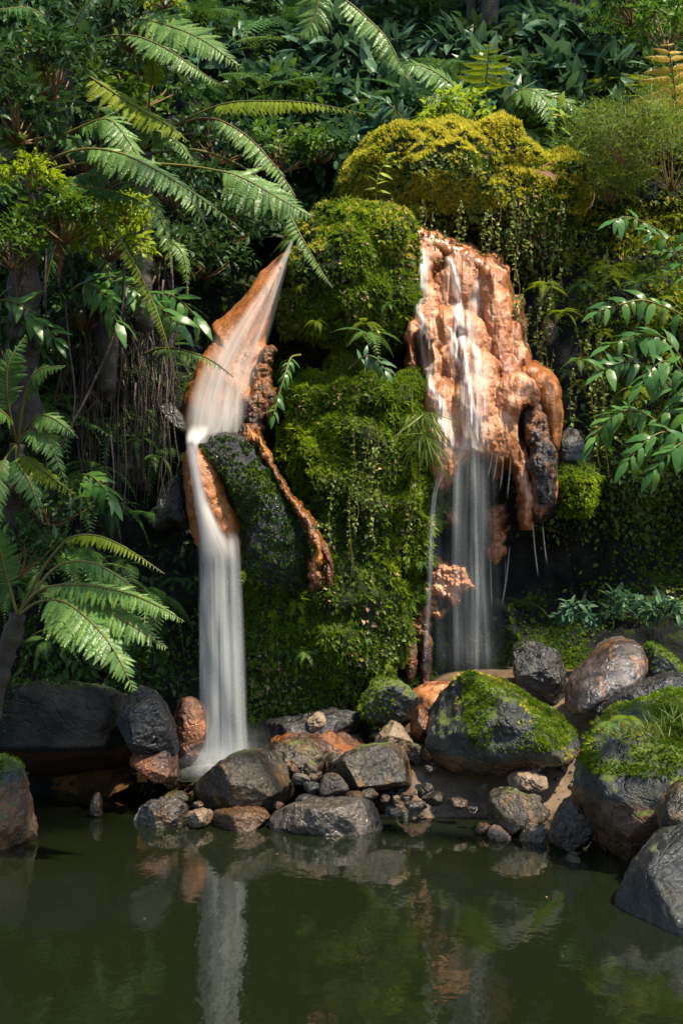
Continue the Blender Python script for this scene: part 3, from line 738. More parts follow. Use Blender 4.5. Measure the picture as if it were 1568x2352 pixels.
# boulders of the stream bed
simple('b1', 'boulder', 'largest grey boulder, bright moss on top, standing beside the sand bank', 'basalt_moss',
       [(983, 1700), (985, 1655), (1010, 1605), (1050, 1562), (1090, 1548), (1140, 1553), (1190, 1560), (1218, 1590), (1245, 1625), (1290, 1640), (1345, 1662), (1378, 1690), (1372, 1725), (1300, 1745), (1200, 1755), (1170, 1785), (1100, 1818), (1020, 1805), (985, 1760)], 9.35, .55, sub=6, facets=7, noise=.06, rough=.02, ridge=.03, cat='boulder', p=2.8, under=.6)
simple('b2', 'boulder', 'tall boulder at the right edge, top overgrown with moss, grass and ferns', 'basalt_moss',
       [(1352, 1770), (1358, 1720), (1390, 1672), (1430, 1642), (1500, 1612), (1568, 1592), (1660, 1600), (1720, 1700), (1720, 2000), (1560, 2030), (1420, 2030), (1335, 1990), (1322, 1900), (1340, 1830)], 7.9, .6, sub=6, facets=6, noise=.06, rough=.02, ridge=.03, cat='boulder', p=3.0, under=.8)
simple('b3', 'boulder', 'glossy boulder with mirror-bright face and orange lower side, right of the falls', 'mirror',
       [(1295, 1625), (1300, 1570), (1340, 1530), (1380, 1492), (1420, 1468), (1475, 1475), (1490, 1530), (1450, 1585), (1370, 1615), (1310, 1635)], 10.0, .3, sub=5, facets=0, cat='boulder', lean=.75, ridge=.015, noise=.05)
simple('b3m', 'mossy_rock', 'mossy dark rock behind the mirror-bright boulder', 'basalt_moss', [(1470, 1490), (1500, 1475), (1545, 1510), (1590, 1560), (1560, 1590), (1480, 1580)], 10.15, .25, sub=5, cat='rock')
simple('b4', 'boulder', 'dark rounded boulder with a rusty rim left of the mirror-bright one', 'basalt', [(1178, 1480), (1195, 1468), (1235, 1475), (1285, 1500), (1312, 1545), (1312, 1600), (1270, 1625), (1215, 1605), (1185, 1560)], 10.4, .3, sub=5, facets=5, cat='boulder', ridge=.03)
simple('b5', 'rock_slab', 'long low dark slab in front of the mirror-bright boulder', 'basalt', [(1330, 1640), (1400, 1605), (1470, 1570), (1540, 1545), (1600, 1550), (1600, 1610), (1480, 1620), (1400, 1650)], 9.6, .3, sub=5, facets=4)
simple('b6', 'boulder', 'smooth ochre boulder directly in front of the plunge of the left fall', 'ochre',
       [(423, 1830), (460, 1790), (520, 1742), (565, 1730), (612, 1724), (652, 1740), (666, 1790), (680, 1830), (660, 1856), (600, 1872), (510, 1862), (450, 1850)], 9.25, .38, sub=5, facets=5, cat='boulder', rough=.010)
simple('b7', 'boulder', 'wet brown boulder in the middle of the rock dam', 'ochre', [(748, 1800), (760, 1760), (800, 1726), (880, 1708), (942, 1722), (968, 1770), (955, 1808), (870, 1812), (790, 1825)], 9.35, .34, sub=5, facets=6, cat='boulder')
simple('b8', 'rock_ledge', 'long rusty ledge of wet stone behind the dam of boulders', 'rust', [(560, 1760), (590, 1712), (640, 1696), (720, 1690), (800, 1684), (868, 1688), (870, 1730), (780, 1760), (680, 1790), (600, 1790)], 9.85, .4, sub=5, facets=6, ridge=.05)
simple('b8b', 'wet_rock', 'mossy wet stone between the ochre and the brown boulder', 'ochre', [(600, 1740), (640, 1705), (700, 1700), (745, 1715), (755, 1750), (740, 1790), (680, 1800), (640, 1780)], 9.6, .3, sub=5, facets=6, ridge=.05)
simple('b9', 'rock', 'peaked pink stone on the rock dam', 'sandstone', [(838, 1725), (865, 1690), (885, 1665), (903, 1654), (925, 1672), (945, 1700), (958, 1728), (900, 1740)], 9.65, .22, facets=6)
simple('b9b', 'stone', 'small green stone right of the pink peaked one', 'ochre', [(925, 1712), (955, 1708), (978, 1722), (980, 1750), (950, 1765), (925, 1745)], 9.55, .13, facets=6)
simple('b10', 'stone', 'upright pale grey stone facing the pool', 'pale', [(734, 1800), (745, 1777), (768, 1774), (790, 1792), (802, 1815), (798, 1832), (760, 1840), (736, 1835)], 9.1, .12, facets=7, ridge=.01)
simple('b11', 'rock', 'low angular rock with whitish glossy planes at the pool edge', 'pale', [(600, 1890), (640, 1862), (700, 1848), (760, 1838), (830, 1836), (872, 1856), (886, 1890), (884, 1935), (820, 1955), (700, 1950), (630, 1925)], 8.7, .35, sub=5, facets=9, fcut=(.6, .9), ridge=.02)
simple('b12', 'rock', 'small crumpled grey rock at the waterline below the ochre boulder', 'pale', [(288, 1880), (320, 1852), (360, 1838), (385, 1830), (425, 1850), (445, 1872), (430, 1905), (360, 1915), (300, 1905)], 8.95, .25, sub=5, facets=8, fcut=(.6, .9), ridge=.04)
simple('b12b', 'stone', 'pale stone touching the crumpled grey rock', 'sandstone', [(428, 1868), (455, 1858), (490, 1862), (492, 1885), (460, 1902), (430, 1898)], 8.85, .12, facets=6)
simple('b13', 'rock_slab', 'flat wet gravelly slab at the water below the ochre boulder', 'basalt', [(470, 1880), (520, 1862), (580, 1862), (620, 1875), (612, 1905), (540, 1915), (480, 1908)], 8.85, .35, sub=4, facets=6, ridge=.05)
simple('b14', 'rock', 'dark wedge-shaped rock standing on the sandy bank', 'ochre', [(1118, 1850), (1125, 1818), (1165, 1808), (1205, 1825), (1258, 1848), (1270, 1880), (1245, 1905), (1195, 1935), (1150, 1910), (1122, 1885)], 8.65, .28, sub=5, facets=7, fcut=(.62, .92))
simple('b15', 'rock', 'leaning brown rock against the tall mossy boulder', 'ochre', [(1255, 1950), (1275, 1872), (1308, 1832), (1345, 1820), (1365, 1850), (1360, 1940), (1310, 1975)], 8.2, .25, sub=5, facets=6)
simple('b16', 'stone', 'flat tan stone on top of the sand bank', 'sandstone', [(1160, 1762), (1180, 1745), (1230, 1742), (1262, 1755), (1255, 1770), (1200, 1778), (1168, 1776)], 9.2, .14, facets=7)
simple('b16b', 'stone', 'flat tan stone lying just below the topmost one on the sand', 'sandstone', [(1160, 1800), (1175, 1778), (1215, 1772), (1255, 1782), (1270, 1800), (1240, 1815), (1180, 1818)], 9.0, .16, facets=7)
simple('b17', 'stone', 'little dark cobble at the sandy waterline', 'basalt', [(1090, 1905), (1098, 1892), (1118, 1890), (1128, 1902), (1120, 1918), (1098, 1920)], 8.62, .07, facets=5, sub=3)
simple('b17b', 'stone', 'orange split cobble at the sandy waterline', 'sandstone', [(1118, 1925), (1125, 1902), (1142, 1896), (1158, 1910), (1185, 1935), (1150, 1945)], 8.5, .12, facets=6, sub=4)
simple('b17c', 'stone', 'striped cobble in the shallows under the wedge-shaped rock', 'pale', [(1190, 1925), (1205, 1905), (1235, 1892), (1255, 1905), (1258, 1930), (1225, 1950), (1200, 1945)], 8.45, .12, facets=6, sub=4)
simple('b17d', 'stone', 'bluish wet cobble at the foot of the tall mossy boulder', 'basalt', [(1295, 1985), (1305, 1960), (1325, 1955), (1332, 1980), (1335, 2005), (1310, 2005)], 7.9, .1, facets=6, sub=4)
simple('b18', 'rock_slab', 'sloping wet slab rising from the pool in the near right corner', 'basalt_plain', [(1400, 2120), (1425, 2070), (1450, 2030), (1490, 1985), (1568, 1930), (1680, 1880), (1760, 2100), (1700, 2190), (1500, 2180), (1420, 2150)], 6.7, .5, sub=5, facets=5, noise=.03, rough=.01, lean=.7)
simple('b19', 'boulder', 'dark ochre boulder half hidden at the right edge behind the wet slab', 'ochre', [(1518, 1860), (1540, 1820), (1580, 1790), (1680, 1800), (1700, 2000), (1560, 2010), (1525, 1930)], 7.2, .3, sub=5, facets=5, cat='boulder')
simple('b20', 'boulder', 'ridged boulder with an orange band at the left edge of the pool', 'basalt_moss', [(-120, 1780), (-60, 1745), (10, 1738), (45, 1775), (48, 1830), (62, 1880), (74, 1920), (62, 1975), (0, 2000), (-120, 2000)], 8.3, .4, sub=5, facets=5, cat='boulder', ridge=.04)
simple('cave1', 'boulder', 'dark boulder with a wet grey flank above the left hollow', 'arch', [(270, 1640), (290, 1590), (325, 1572), (365, 1600), (392, 1650), (406, 1715), (402, 1740), (330, 1745), (280, 1735)], 9.4, .35, sub=5, facets=6, cat='boulder')
simple('cave0', 'boulder', 'large black boulder roofing the left hollow above the old waterline', 'cave', [(-80, 1700), (-40, 1600), (60, 1560), (180, 1570), (280, 1590), (340, 1650), (380, 1730), (330, 1790), (240, 1835), (225, 1880), (60, 1890), (-60, 1860)], 9.75, .6, sub=6, facets=4, noise=.07, cat='boulder', p=2.8, under=2.2, rough=.02)
simple('cave2', 'wet_rock', 'orange-banded wet rock corner beside the left plunge', 'rust', [(278, 1755), (300, 1725), (350, 1715), (402, 1712), (410, 1760), (405, 1800), (370, 1800), (330, 1770)], 9.35, .25, sub=5, facets=6)
simple('cave3', 'stone', 'small upright stone inside the mouth of the left hollow', 'basalt', [(208, 1850), (215, 1825), (228, 1818), (236, 1845), (232, 1885), (212, 1885)], 9.2, .08, facets=6, sub=3)
simple('o1', 'orange_rock', 'rounded orange rock wetted by the left edge of the plunge', 'rust', [(400, 1650), (415, 1610), (435, 1595), (470, 1615), (485, 1660), (475, 1720), (455, 1760), (420, 1765), (400, 1720)], 10.0, .22, sub=5, facets=0, noise=.09, ridge=.03)
simple('o2', 'wet_rock', 'wet black stone at the left lip of the plunge basin', 'basalt', [(372, 1800), (385, 1770), (400, 1755), (415, 1770), (412, 1800), (395, 1815)], 9.45, .12, facets=6)
simple('o3', 'stone', 'small dark green stone left of the ochre boulder', 'ochre', [(375, 1830), (395, 1815), (425, 1822), (435, 1840), (400, 1850), (378, 1848)], 9.3, .12, facets=6)
simple('bk1', 'boulder', 'dark boulder with rusty shoulder and mossy flank under the buttress', 'basalt_moss', [(820, 1640), (840, 1590), (870, 1550), (905, 1552), (940, 1575), (965, 1610), (972, 1650), (930, 1670), (860, 1668)], 10.15, .3, sub=5, facets=5, cat='boulder')
simple('bk2', 'rock', 'dark red rock wedged between two mossy boulders', 'rust', [(940, 1660), (950, 1625), (985, 1612), (1005, 1640), (1000, 1700), (965, 1715), (945, 1695)], 9.75, .2, facets=5)
simple('bk3', 'rock', 'grey rock leaning on the largest mossy boulder', 'basalt_moss', [(978, 1650), (990, 1620), (1020, 1605), (1030, 1640), (1010, 1680), (985, 1690)], 9.65, .15, facets=5)
simple('bk4', 'orange_rock', 'pinkish wet apron of rock under the right veil', 'trav', [(940, 1600), (970, 1580), (1030, 1570), (1100, 1560), (1110, 1620), (1000, 1640), (950, 1640)], 10.55, .4, facets=0, ridge=.06, noise=.1)
simple('bk5', 'wet_rock', 'dark wet band of rock along the foot of the mossy buttress', 'basalt', [(560, 1690), (600, 1660), (700, 1640), (800, 1632), (860, 1650), (870, 1690), (780, 1705), (640, 1715)], 10.2, .3, sub=5, facets=6, ridge=.05)
simple('bk6', 'wet_rock', 'small pink wet rock on the waterline ledge', 'sandstone', [(690, 1670), (720, 1640), (745, 1628), (750, 1660), (730, 1692), (700, 1695)], 10.02, .12, facets=5, ridge=.05)
SM = [  # small stones of the dam: outline centre, radii, distance, material, label
    (712, 1812, 28, 18, 9.15, 'pale', 'small glossy stone left of the upright pale one'), (690, 1790, 24, 18, 9.25, 'pale', 'whitish pebble tucked against the ochre boulder'),
    (705, 1838, 34, 16, 9.0, 'pale', 'flat pale stone below the ochre boulder'), (715, 1765, 22, 18, 9.35, 'ochre', 'brown pebble between ochre and brown boulder'),
    (672, 1770, 16, 14, 9.4, 'basalt', 'tiny wet pebble behind the ochre boulder'), (815, 1835, 34, 20, 9.0, 'basalt', 'dark glossy stone below the brown boulder'),
    (850, 1826, 22, 16, 9.1, 'ochre', 'angular pebble under the brown boulder'), (884, 1834, 16, 11, 9.1, 'rust', 'reddish pebble in the dam'),
    (908, 1838, 14, 12, 9.1, 'sandstone', 'tan pebble in the dam'), (938, 1832, 20, 14, 9.1, 'basalt', 'grey-green pebble at the end of the dam'),
    (978, 1818, 22, 20, 9.15, 'ochre', 'brown round stone in the shade of the largest boulder'), (985, 1770, 14, 14, 9.35, 'pale', 'pale chip against the largest boulder'),
    (1160, 1848, 14, 8, 8.7, 'pale', 'light chip on top of the wedge-shaped rock'), (1330, 1962, 12, 9, 8.1, 'basalt', 'wet chip beside the tall mossy boulder'),
    (640, 1850, 14, 9, 9.0, 'basalt', 'dark chip under the ochre boulder'), (1000, 1835, 36, 18, 9.0, 'ochre', 'wet brown stone at the foot of the largest boulder'), (955, 1852, 30, 14, 8.95, 'pale', 'flat pale stone right of the dam, near the sand'), (1050, 1845, 30, 16, 8.95, 'basalt', 'dark wet stone half under the largest boulder'),
    (1085, 1862, 18, 10, 8.8, 'pale', 'light pebble on wet sand left of the wedge-shaped rock'), (905, 1868, 26, 12, 8.85, 'pale', 'low glossy stone beside the angular whitish rock'), (770, 1745, 30, 18, 9.5, 'ochre', 'mossy stone behind the brown boulder of the dam'), (985, 1735, 18, 22, 9.5, 'rust', 'small rusty stone between dam and largest boulder'), (560, 1890, 22, 9, 8.8, 'pale', 'flat grey chip on the gravelly slab'), (1225, 1835, 22, 12, 8.85, 'pale', 'pale chip lying behind the wedge-shaped rock'), (455, 1850, 16, 10, 9.1, 'basalt', 'flat dark chip by the crumpled grey rock')]
for i, (u, v, a, b, Yd, mt, lab) in enumerate(SM):
    pts = [(u + a * math.cos(t) * random.uniform(.8, 1.15), v + b * math.sin(t) * random.uniform(.8, 1.15)) for t in np.linspace(0, 2 * np.pi, 9, endpoint=False)]
    simple('s%d' % i, 'stone', lab, mt, pts, Yd, a * .9 * Yd / F, facets=6, sub=3, fcut=(.6, .9), rough=.004, ridge=.02, noise=.05)

# ------------------------------------------------------------------ moss and creeper on the rocks
U = lambda P, s, seed: fbm(P, s, 3, seed)
front = lambda N: (flip(None, N)[:, 1] < .45)
moss_on('top', 10000, .032, 'moss_sun_gold', lambda P, N: np.clip((np.abs(N[:, 2]) - .15 + .6 * U(P, 2.5, 51)) * 2.6, 0, 1) * (P[:, 2] > 4.45) * front(N))  # gold tufts on upward faces only, painting the sunlit top
moss_on('top', 3600, .028, 'moss', lambda P, N: np.clip(.45 + 1.6 * U(P, 1.8, 52), 0, 1) * (P[:, 2] > 4.0) * front(N))
moss_on('top', 2400, .038, 'creeper', lambda P, N: np.clip(.5 + 1.4 * U(P, 2.2, 53), 0, 1) * (P[:, 2] < 4.85) * front(N), name='creeper', tpl=L_creep, lay=.55, droop=.6)
for k, gold in (('lobe', .25), ('butt', .15)):
    moss_on(k, 4600, .028, 'moss', lambda P, N: np.clip(.55 + 2.0 * U(P, 1.5, 54), 0, 1) * front(N))
    moss_on(k, 1600, .05, 'moss', lambda P, N: np.clip(.1 + 2.6 * U(P, 2.6, 154), 0, 1) * front(N), droop=.9)
    moss_on(k, 1800, .026, 'moss_dark', lambda P, N: np.clip(.45 - 2.0 * U(P, 1.5, 54), 0, 1) * front(N))
    moss_on(k, 1100 if k == 'lobe' else 1500, .034, 'creeper', lambda P, N: np.clip(.35 + 1.9 * U(P, 1.4, 55), 0, 1) * front(N), name='creeper', tpl=L_creep, lay=.5, droop=.6)
for k in ('lobe', 'butt', 'top'):
    moss_on(k, 260, .032, 'dead', lambda P, N: np.clip(.3 + 2.5 * U(P, 2.0, 171), 0, 1) * front(N), name='litter', tpl=L_creep, lay=.4, droop=.5)
moss_on('lobe', 2600, .026, 'moss_sun_gold', lambda P, N: np.clip((np.abs(N[:, 2]) - .35 + .6 * U(P, 2.5, 56)) * 2, 0, 1) * (P[:, 2] > 3.9) * front(N))
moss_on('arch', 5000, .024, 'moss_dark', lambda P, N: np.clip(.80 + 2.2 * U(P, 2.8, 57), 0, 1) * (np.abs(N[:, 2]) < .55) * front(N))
moss_on('arch', 3000, .026, 'moss', lambda P, N: np.clip(-.1 + 2.6 * U(P, 2.2, 157), 0, 1) * (P[:, 2] < 2.3) * front(N))
moss_on('moss_r', 4500, .03, 'moss', lambda P, N: .8 * front(N), droop=.9)
up = lambda N, a, b: np.clip((flip(None, N)[:, 2] - a) / (b - a), 0, 1)
moss_on('b1', 11000, .018, 'moss', lambda P, N: up(N, -.9, -.1) * np.clip(.45 + 2.6 * U(P, 2.6, 58) + .5 * smooth(P[:, 0], .8, 1.3), 0, 1) * (P[:, 0] > .80) * (P[:, 2] > .46))
moss_on('b1', 6000, .018, 'moss_sun_gold', lambda P, N: up(N, .1, .7) * np.clip(.3 + 2.2 * U(P, 3.2, 59), 0, 1) * (P[:, 0] > .75))  # top faces coloured gold as if in the sun
moss_on('b2', 11000, .022, 'moss', lambda P, N: up(N, -.7, .1) * np.clip(.75 + 1.8 * U(P, 2.6, 60), 0, 1) * (P[:, 2] > .52), droop=.6)
moss_on('b2', 3500, .02, 'moss_sun_gold', lambda P, N: up(N, .2, .7) * np.clip(.4 + 1.8 * U(P, 3.2, 61), 0, 1) * (P[:, 2] > .7))
moss_on('b3m', 6000, .02, 'moss', lambda P, N: up(N, .0, .5) * .8)
moss_on('bk1', 6000, .022, 'moss', lambda P, N: np.clip(.3 + 2 * U(P, 3, 62), 0, 1) * (P[:, 0] < .42) * front(N))
moss_on('b4', 2500, .018, 'moss_dark', lambda P, N: up(N, .4, .9) * .5)
moss_on('cave0', 1500, .02, 'moss_dark', lambda P, N: np.clip(.1 + 1.4 * U(P, 3, 63), 0, 1) * (P[:, 2] > .5) * front(N))
moss_on('b20', 5000, .018, 'moss', lambda P, N: up(N, .1, .6) * np.clip(.3 + 2 * U(P, 3, 64), 0, 1) * (P[:, 2] > .4))

def cliff_mask(kind):
    def f(P, N):
        u, v = proj(P)
        m = np.clip(.55 + 1.6 * fbm(P, 1.3, 3, 91), 0, 1)
        hollow = np.exp(-((u - 1300) / 260) ** 2 - ((v - 1290) / 130) ** 2) + np.exp(-((u - 1080) / 110) ** 2 - ((v - 1330) / 200) ** 2)
        roots = np.exp(-((u - 270) / 120) ** 2 - ((v - 1000) / 260) ** 2)
        cave = (v > 1600) * (u < 420)
        deep = np.exp(-((u - 560) / 130) ** 2 - ((v - 620) / 130) ** 2)
        hidden = (u > 700) * (u < 930) * (v > 560) * (v < 1560)
        m = m * np.clip(1 - 1.0 * hollow - .9 * roots - 1.0 * cave - .6 * deep, 0, 1) * (1 - hidden) * (u > -260) * (u < 1830)
        right = smooth(u, 1080, 1250)
        lowr = smooth(v, 1380, 1450) * right
        if kind == 'gold': return m * np.exp(-((u - 1490) / 170) ** 2 - ((v - 540) / 150) ** 2) * np.clip(.6 + 2 * fbm(P, 2.2, 3, 99), 0, 1)
        if kind == 'moss': return np.clip(m * (.12 + .88 * right) + .5 * right * (v < 800) * (u > 1330), 0, 1)
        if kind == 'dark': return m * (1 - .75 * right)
        if kind == 'creeper': return m * (.25 + .75 * right) * (1 - lowr) * np.clip(.5 + 1.5 * fbm(P, 1.7, 3, 92), 0, 1)
        return m
    return f
add_moss(cliff, CV, CT, 2600, .03, M['moss'], cliff_mask('moss'), (0, 0, 0))
add_moss(cliff, CV, CT, 6000, .034, M['moss_sun_gold'], cliff_mask('gold'), (0, 0, 0))
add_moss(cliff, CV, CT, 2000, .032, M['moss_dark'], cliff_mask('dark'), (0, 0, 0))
add_moss(cliff, CV, CT, 1700, .042, M['creeper'], cliff_mask('creeper'), (0, 0, 0), name='creeper', tpl=L_creep, lay=.5, droop=.7)

# ------------------------------------------------------------------ falling water
def sheet(pts, nu=14, nv=70, bulge=.05, jit=0.0, seed=0):
    """pts: (u, v, Y, half width px) down the flow; a curved sheet with its own thickness profile"""
    C = catmull(np.array([list(at(u, v, Y)) + [hw * Y / F] for u, v, Y, hw in pts]), nv)
    a = np.linspace(-1, 1, nu)
    V = np.zeros((nu, nv, 3))
    for i, s in enumerate(a):
        V[i, :, 0] = C[:, 0] + s * C[:, 3]
        V[i, :, 1] = C[:, 1] - bulge * (1 - s * s)
        V[i, :, 2] = C[:, 2]
    V = V.reshape(-1, 3)
    if jit: V[:, 1] += jit * fbm(V * np.array([6, 1, .8]), 2.5, 2, seed)
    uu, vv = np.meshgrid((a + 1) / 2, np.linspace(0, 1, nv), indexing='ij')
    return V, grid(nu, nv), np.stack([uu.ravel(), 1 - vv.ravel()], 1)

def water(parent, name, pts, mat, base, **kw):
    V, Q, uv = sheet(pts, **kw)
    return link(name, mesh_np(name, V - np.asarray(base), Q, mat, uv=uv), parent)

fl = thing('waterfall', 'broad silky left waterfall sliding over an orange slab, then plunging as a column', 'waterfall', at(510, 1770, 9.95))
fb = np.array(fl.location)
def LW(pts): return [(344.5 + x * .3418, 516.8 + y * .3418, Y, hw * .3418) for x, y, Y, hw in pts]
S = lambda y: 10.43 + .30 * (1000 - y) * .3418 * 10.75 / F     # distance of the slab's face down the slide
wm1 = fall_mat('slide_water', 6, .9, .22, .80, .72, edge=.3, seed=3.1, ends=(0, .0), col=(.72, .70, .68))
wm2 = fall_mat('white_slide_water', 6.5, 1.3, .16, .80, .88, edge=.16, seed=8.2, col=(.70, .68, .64), ends=(.02, .78))
wm3 = fall_mat('column_water', 9, .8, .16, .80, .72, edge=.12, seed=1.4, col=(.60, .62, .62), ends=(.05, .12))
wm4 = fall_mat('column_water_back', 14, .6, .26, .80, .55, edge=.08, seed=5.7, col=(.60, .62, .62), ends=(.05, .05))
wm5 = fall_mat('neck_water', 5, 1.0, .15, .55, .95, edge=.30, seed=2.2, col=(.74, .72, .68), ends=(.25, .10))
water(fl, 'slide', LW([(955, 110, S(110) - .10, 14), (890, 260, S(260) - .12, 40), (800, 450, S(450) - .13, 85), (700, 640, S(640) - .13, 140), (610, 820, S(820) - .14, 180), (530, 1000, S(1000) - .14, 210), (470, 1180, S(1180) - .14, 215), (430, 1350, S(1350) - .14, 195), (370, 1470, S(1470) - .12, 120)]), wm1, fb, bulge=.05)
water(fl, 'white_apron', LW([(640, 560, S(560) - .12, 95), (570, 700, S(700) - .13, 125), (528, 840, S(840) - .14, 148), (472, 1000, S(1000) - .14, 170), (446, 1150, S(1150) - .13, 196), (436, 1270, S(1270) - .12, 206), (430, 1380, S(1380) - .10, 204), (425, 1480, S(1480) - .08, 195)]), wm2, fb, bulge=.05)
water(fl, 'neck', LW([(345, 1330, S(1330) - .2, 90), (315, 1410, 10.06, 80), (287, 1480, 9.96, 50), (295, 1580, 9.92, 50), (312, 1700, 9.89, 46), (338, 1830, 9.88, 58), (375, 1960, 9.87, 78), (415, 2090, 9.87, 108), (450, 2220, 9.88, 146), (463, 2330, 9.90, 155)]), wm5, fb, bulge=.05)
col = [(505, 1215, 10.0, 46), (506, 1280, 9.98, 50), (508, 1400, 9.95, 54), (511, 1550, 9.93, 57), (513, 1680, 9.92, 60), (512, 1750, 9.92, 72), (508, 1785, 9.92, 95)]
water(fl, 'column', col, wm3, fb, bulge=.10, jit=.05, seed=2)
water(fl, 'column_back', [(u, v, Y + .07, hw * .95) for u, v, Y, hw in col], wm4, fb, bulge=.03, jit=.06, seed=6)
# foam where the column meets the basin: a low mound of spray-white water
foam_m = fall_mat('foam_water', 8, 8, .2, .75, .7, edge=.45, seed=4.4, col=(.55, .56, .55), ends=(.45, .45))
nu, nv = 40, 24
a, b = np.meshgrid(np.linspace(-1, 1, nu), np.linspace(-1, 1, nv), indexing='ij')
fx = -.83 + a.ravel() * .42; fy = 9.93 + b.ravel() * .30
r2 = np.clip(1 - a.ravel() ** 2 - b.ravel() ** 2, 0, 1)
fz = .175 + .09 * r2 + .015 * fbm(np.stack([fx, fy, 0 * fx], 1), 9, 3, 12)
link('foam', mesh_np('foam', np.stack([fx, fy, fz], 1) - fb, grid(nu, nv), foam_m, uv=np.stack([(a.ravel() + 1) / 2, (b.ravel() + 1) / 2], 1)), fl)

spray_m = fall_mat('spray_water', 3, 3, .25, .80, .62, edge=.5, seed=6.6, col=(.62, .64, .64), ends=(.15, .75))
for k, (du, dY, hw) in enumerate([(0, -.06, 135), (-30, .05, 110), (36, .10, 120)]):
    water(fl, 'spray', [(510 + du, 1640, 9.92 + dY, hw * .6), (508 + du, 1720, 9.92 + dY, hw * .85), (506 + du, 1792, 9.90 + dY, hw)], spray_m, fb, bulge=.12, nv=24, jit=.05, seed=20 + k)
fr = thing('waterfall', 'right waterfall trickling over orange knobs and dropping as a thin veil', 'waterfall', at(1080, 1560, 10.7))
rb = np.array(fr.location)
def RW(pts): return [(890 + x * .3174, 488 + y * .3174, Y, hw * .3174) for x, y, Y, hw in pts]
rm1 = fall_mat('trickle_water', 5, 2.0, .25, .70, .62, edge=.3, seed=6.1, col=(.74, .73, .70), ends=(.06, .2))
rm2 = fall_mat('strand_water', 3.2, 1.5, .12, .60, .92, edge=.4, seed=9.3, col=(.78, .77, .74), ends=(.05, .15))
rm3 = fall_mat('veil_water', 9, .35, .32, .88, .36, edge=.45, seed=7.7, col=(.60, .66, .68), ends=(.12, .15))
rm4 = fall_mat('drip_water', 2, 1.0, .2, .8, .36, edge=.45, seed=3.7, col=(.66, .70, .72), ends=(.3, .08))
g = lambda cy, fw=.2: tY(cy) - fw
STREAMS = [([(250, 245, 60), (248, 400, 55), (235, 560, 45), (205, 690, 36), (250, 790, 34), (270, 900, 48), (278, 1080, 46), (290, 1230, 32), (345, 1330, 46), (390, 1450, 60), (420, 1600, 85), (430, 1740, 90)], .85),
           ([(430, 300, 24), (480, 450, 24), (505, 600, 34), (512, 760, 44), (530, 900, 34), (545, 1020, 30), (560, 1150, 30), (572, 1270, 46), (590, 1430, 62), (610, 1600, 70), (620, 1760, 72)], 1.0),
           ([(410, 800, 14), (455, 860, 28), (490, 960, 36), (485, 1030, 26), (535, 1130, 30), (560, 1240, 40)], .9),
           ([(645, 470, 22), (622, 620, 42), (597, 760, 44), (590, 880, 55), (620, 980, 55), (650, 1060, 60), (660, 1250, 70), (660, 1450, 80), (650, 1640, 80)], .55),
           ([(90, 115, 30), (300, 200, 40), (480, 285, 46), (620, 350, 46)], .45),
           ([(360, 1350, 70), (400, 1600, 110), (420, 1800, 110)], .35), ([(560, 1250, 130), (600, 1500, 150), (620, 1700, 140)], .30)]
_, gx, gy, GD = BODY
G = GD.reshape(len(gx), len(gy)).copy()
for _k in range(2): G[1:-1] = np.minimum(G[1:-1], .25 * G[:-2] + .5 * G[1:-1] + .25 * G[2:])
for j in range(1, len(gy)): G[:, j] = np.minimum(G[:, j], G[:, j - 1] + .006)
for _k in range(10):
    G[1:-1] = .25 * G[:-2] + .5 * G[1:-1] + .25 * G[2:]; G[:, 1:-1] = .25 * G[:, :-2] + .5 * G[:, 1:-1] + .25 * G[:, 2:]
GX, GY = np.meshgrid(gx, gy, indexing='ij'); xf, yf = GX.ravel(), GY.ravel()
al = np.zeros(len(xf))
for pth, st in STREAMS:
    C = catmull(np.array(pth, float), 120)
    cxs = np.interp(yf, C[:, 1], C[:, 0]); wd = np.interp(yf, C[:, 1], C[:, 2])
    ins = smooth(yf, C[0, 1] - 10, C[0, 1] + 50) * (1 - smooth(yf, C[-1, 1] - 60, C[-1, 1] + 10))
    al = np.maximum(al, st * np.exp(-((xf - cxs) / wd) ** 2) * ins)
q = np.stack([xf, 0 * xf, yf], 1)
al = al * np.clip(.85 + .75 * fbm(q * np.array([.07, 1, .008]), 1.0, 3, 71), .15, 1.2)
Df = np.minimum(G.ravel() - .018 - .035 * al, GD - .004)
Vf = np.array([(RT[0] + xf * RT[2] - 784) / F * Df, Df, H + (VH - RT[1] - yf * RT[2]) / F * Df]).T
Qf = grid(len(gx), len(gy)); Qf = Qf[(al[Qf] > .03).any(1)]
us = np.unique(Qf); rm_ = -np.ones(len(Vf), int); rm_[us] = np.arange(len(us))
t = NT('clinging_film_water')
fa = t.ramp(t.attr('tint'), .02, .95, 0, .90)
st_ = t.noise(t.scale(t.pos(), (1, .3, .10)), 70, 3, .55)
fa = t.math('MULTIPLY', fa, t.ramp(st_, .25, .65, .62, 1.0))
dn = t.node('ShaderNodeBsdfDiffuse'); t.set(dn.inputs[0], (.86, .84, .80))
tn = t.node('ShaderNodeBsdfTranslucent'); t.set(tn.inputs[0], (.80, .78, .74))
m1 = t.node('ShaderNodeMixShader'); m1.inputs[0].default_value = .4; t.L.new(dn.outputs[0], m1.inputs[1]); t.L.new(tn.outputs[0], m1.inputs[2])
trn = t.node('ShaderNodeBsdfTransparent'); mx = t.node('ShaderNodeMixShader'); t.L.new(fa, mx.inputs[0]); t.L.new(trn.outputs[0], mx.inputs[1]); t.L.new(m1.outputs[0], mx.inputs[2])
link('film', mesh_np('film', Vf[us] - rb, rm_[Qf], t.done(mx.outputs[0]), True, al[us]), fr)
